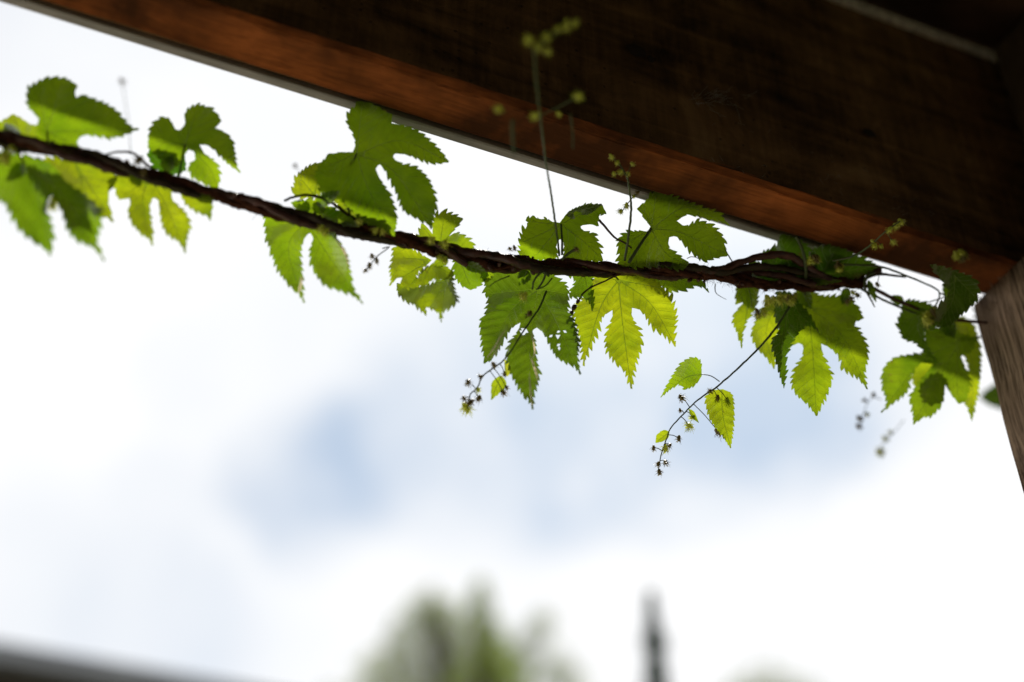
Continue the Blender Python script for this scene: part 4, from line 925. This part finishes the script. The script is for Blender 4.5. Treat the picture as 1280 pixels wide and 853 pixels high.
def tree(name, label, x, y, dist, clumps, m, leaf_size, seed, bare=False):
    """clumps: (px, py, radius_m, n) for the visible top; the rest of the tree is filled in below"""
    rr = random.Random(seed); top = at(x, y, dist); base = Vector((top.x, top.y, 0))
    o = empty(name, base); tag(o, label, 'tree')
    mb = MB(); n = 14
    mb.tube([base+Vector((.12*noise.noise(Vector((i, seed, 0))), .12*noise.noise(Vector((i, seed, 4))), top.z*.96*i/n)) for i in range(n+1)], [.24*(1-i/n)**.8+.02 for i in range(n+1)], 8)
    cen = [(at(a, b, dist+rr.uniform(-.6, .6)), r, k) for a, b, r, k in clumps]
    for i in range(16 if not bare else 0):     # lower crown, out of frame
        w = rr.uniform(0, 6.283); hz = rr.uniform(.4, .74)*top.z; q = rr.uniform(.6, 2.4)
        cen.append((base+Vector((math.cos(w)*q, math.sin(w)*q, hz)), rr.uniform(.7, 1.1), 260))
    cr = MB()
    for c, r, k in cen:
        j = max(1.5, c.z-r-((Vector((c.x, c.y))-Vector((base.x, base.y))).length)*.8-.6); a0 = Vector((base.x, base.y, min(j, top.z*.9)))
        mb.tube([a0, a0.lerp(c, .5)+Vector((0, 0, .15)), c], [.06, .035, .012], 5)
        for q in range(4):
            e = c+Vector((rr.gauss(0, 1), rr.gauss(0, 1), rr.gauss(.3, .8))).normalized()*r*.9
            mb.tube([c, c.lerp(e, .5)+Vector((0, 0, .05)), e], [.014, .009, .004], 4, False)
        for q in range(int(k*.62)):
            d = Vector((rr.gauss(0, 1), rr.gauss(0, 1), rr.gauss(0, 1))).normalized()*r*(rr.random()**.45)
            p_ = c+d; u = Vector((rr.gauss(0, 1), rr.gauss(0, 1), rr.gauss(0, 1))).normalized(); v = u.orthogonal().normalized(); s1 = leaf_size*rr.uniform(.6, 1.3)
            cr.add([p_-u*s1, p_+v*s1*.45, p_+u*s1, p_-v*s1*.45], [(0, 1, 2, 3)])
    mb.build('trunk', M_bark, o); c_ = cr.build('crown', m, o, False); return o
tree('birch_tree', 'blurred grey green tree with a ragged airy crown left of centre at the bottom', 560, 740, 24,
     [(535, 752, .28, 110), (520, 775, .4, 210), (552, 772, .4, 230), (500, 800, .42, 190), (540, 805, .5, 280), (575, 800, .45, 260), (470, 840, .45, 170), (510, 850, .5, 230), (560, 845, .6, 360), (650, 845, .5, 150), (680, 775, .3, 110), (668, 795, .3, 90), (700, 835, .4, 150), (712, 860, .5, 240), (570, 785, .5, 200), (500, 825, .5, 200), (540, 840, .6, 260), (640, 825, .45, 170), (670, 820, .45, 150), (620, 790, .3, 90), (530, 765, .4, 120), (485, 850, .6, 220), (480, 870, .6, 300), (560, 885, .8, 500), (640, 890, .8, 500), (430, 890, .5, 200)], M_crown, .07, 3)
tree('yellow_green_tree', 'blurred olive green tree with a narrow upright top, bottom centre', 601, 728, 22,
     [(600, 735, .16, 110), (601, 752, .22, 180), (598, 772, .28, 260), (604, 792, .32, 320), (612, 812, .4, 420), (600, 830, .45, 520), (624, 838, .42, 420), (608, 858, .6, 800), (630, 870, .6, 700), (580, 870, .5, 400)], M_crown_g, .06, 5)
tree('far_tree', 'faint rounded treetop just rising into the bottom edge, right of the conifer', 960, 842, 26,
     [(945, 862, .4, 90), (965, 854, .4, 90), (985, 866, .4, 90), (930, 872, .5, 260), (1005, 875, .5, 260), (965, 880, .8, 500)], M_crown, .07, 9)
# conifer spire
top = at(813, 741, 3.6); base = Vector((top.x, top.y, 0)); con = empty('young_conifer', base); tag(con, 'dark narrow conifer tip standing alone at the bottom, right of centre', 'tree')
mb = MB(); mb.tube([base+Vector((0, 0, top.z*i/10)) for i in range(11)], [.03*(1-i/10)+.003 for i in range(11)], 8); mb.build('trunk', M_bark, con)
cr = MB(); rr = random.Random(4)
for i in range(9000):
    t = rr.random()**1.3; z = top.z*(1-t*.88); h = top.z-z
    lob = .75+.45*noise.noise(Vector((z*9, 0, 2)))
    wdt = (.004+.20*h)*lob
    w_ = rr.uniform(0, 6.283); q = wdt*rr.random()**.55*(1+.5*noise.noise(Vector((math.cos(w_)*2, math.sin(w_)*2, z*12)))); p_ = base+Vector((math.cos(w_)*q, math.sin(w_)*q, z))
    u = Vector((math.cos(w_), math.sin(w_), rr.uniform(-.2, 1.2))).normalized(); v = u.orthogonal().normalized(); s1 = rr.uniform(.006, .014)*(1+h)
    cr.add([p_-u*s1, p_+v*s1*.3, p_+u*s1, p_-v*s1*.3], [(0, 1, 2, 3)])
cr.build('crown', M_con, con, False)
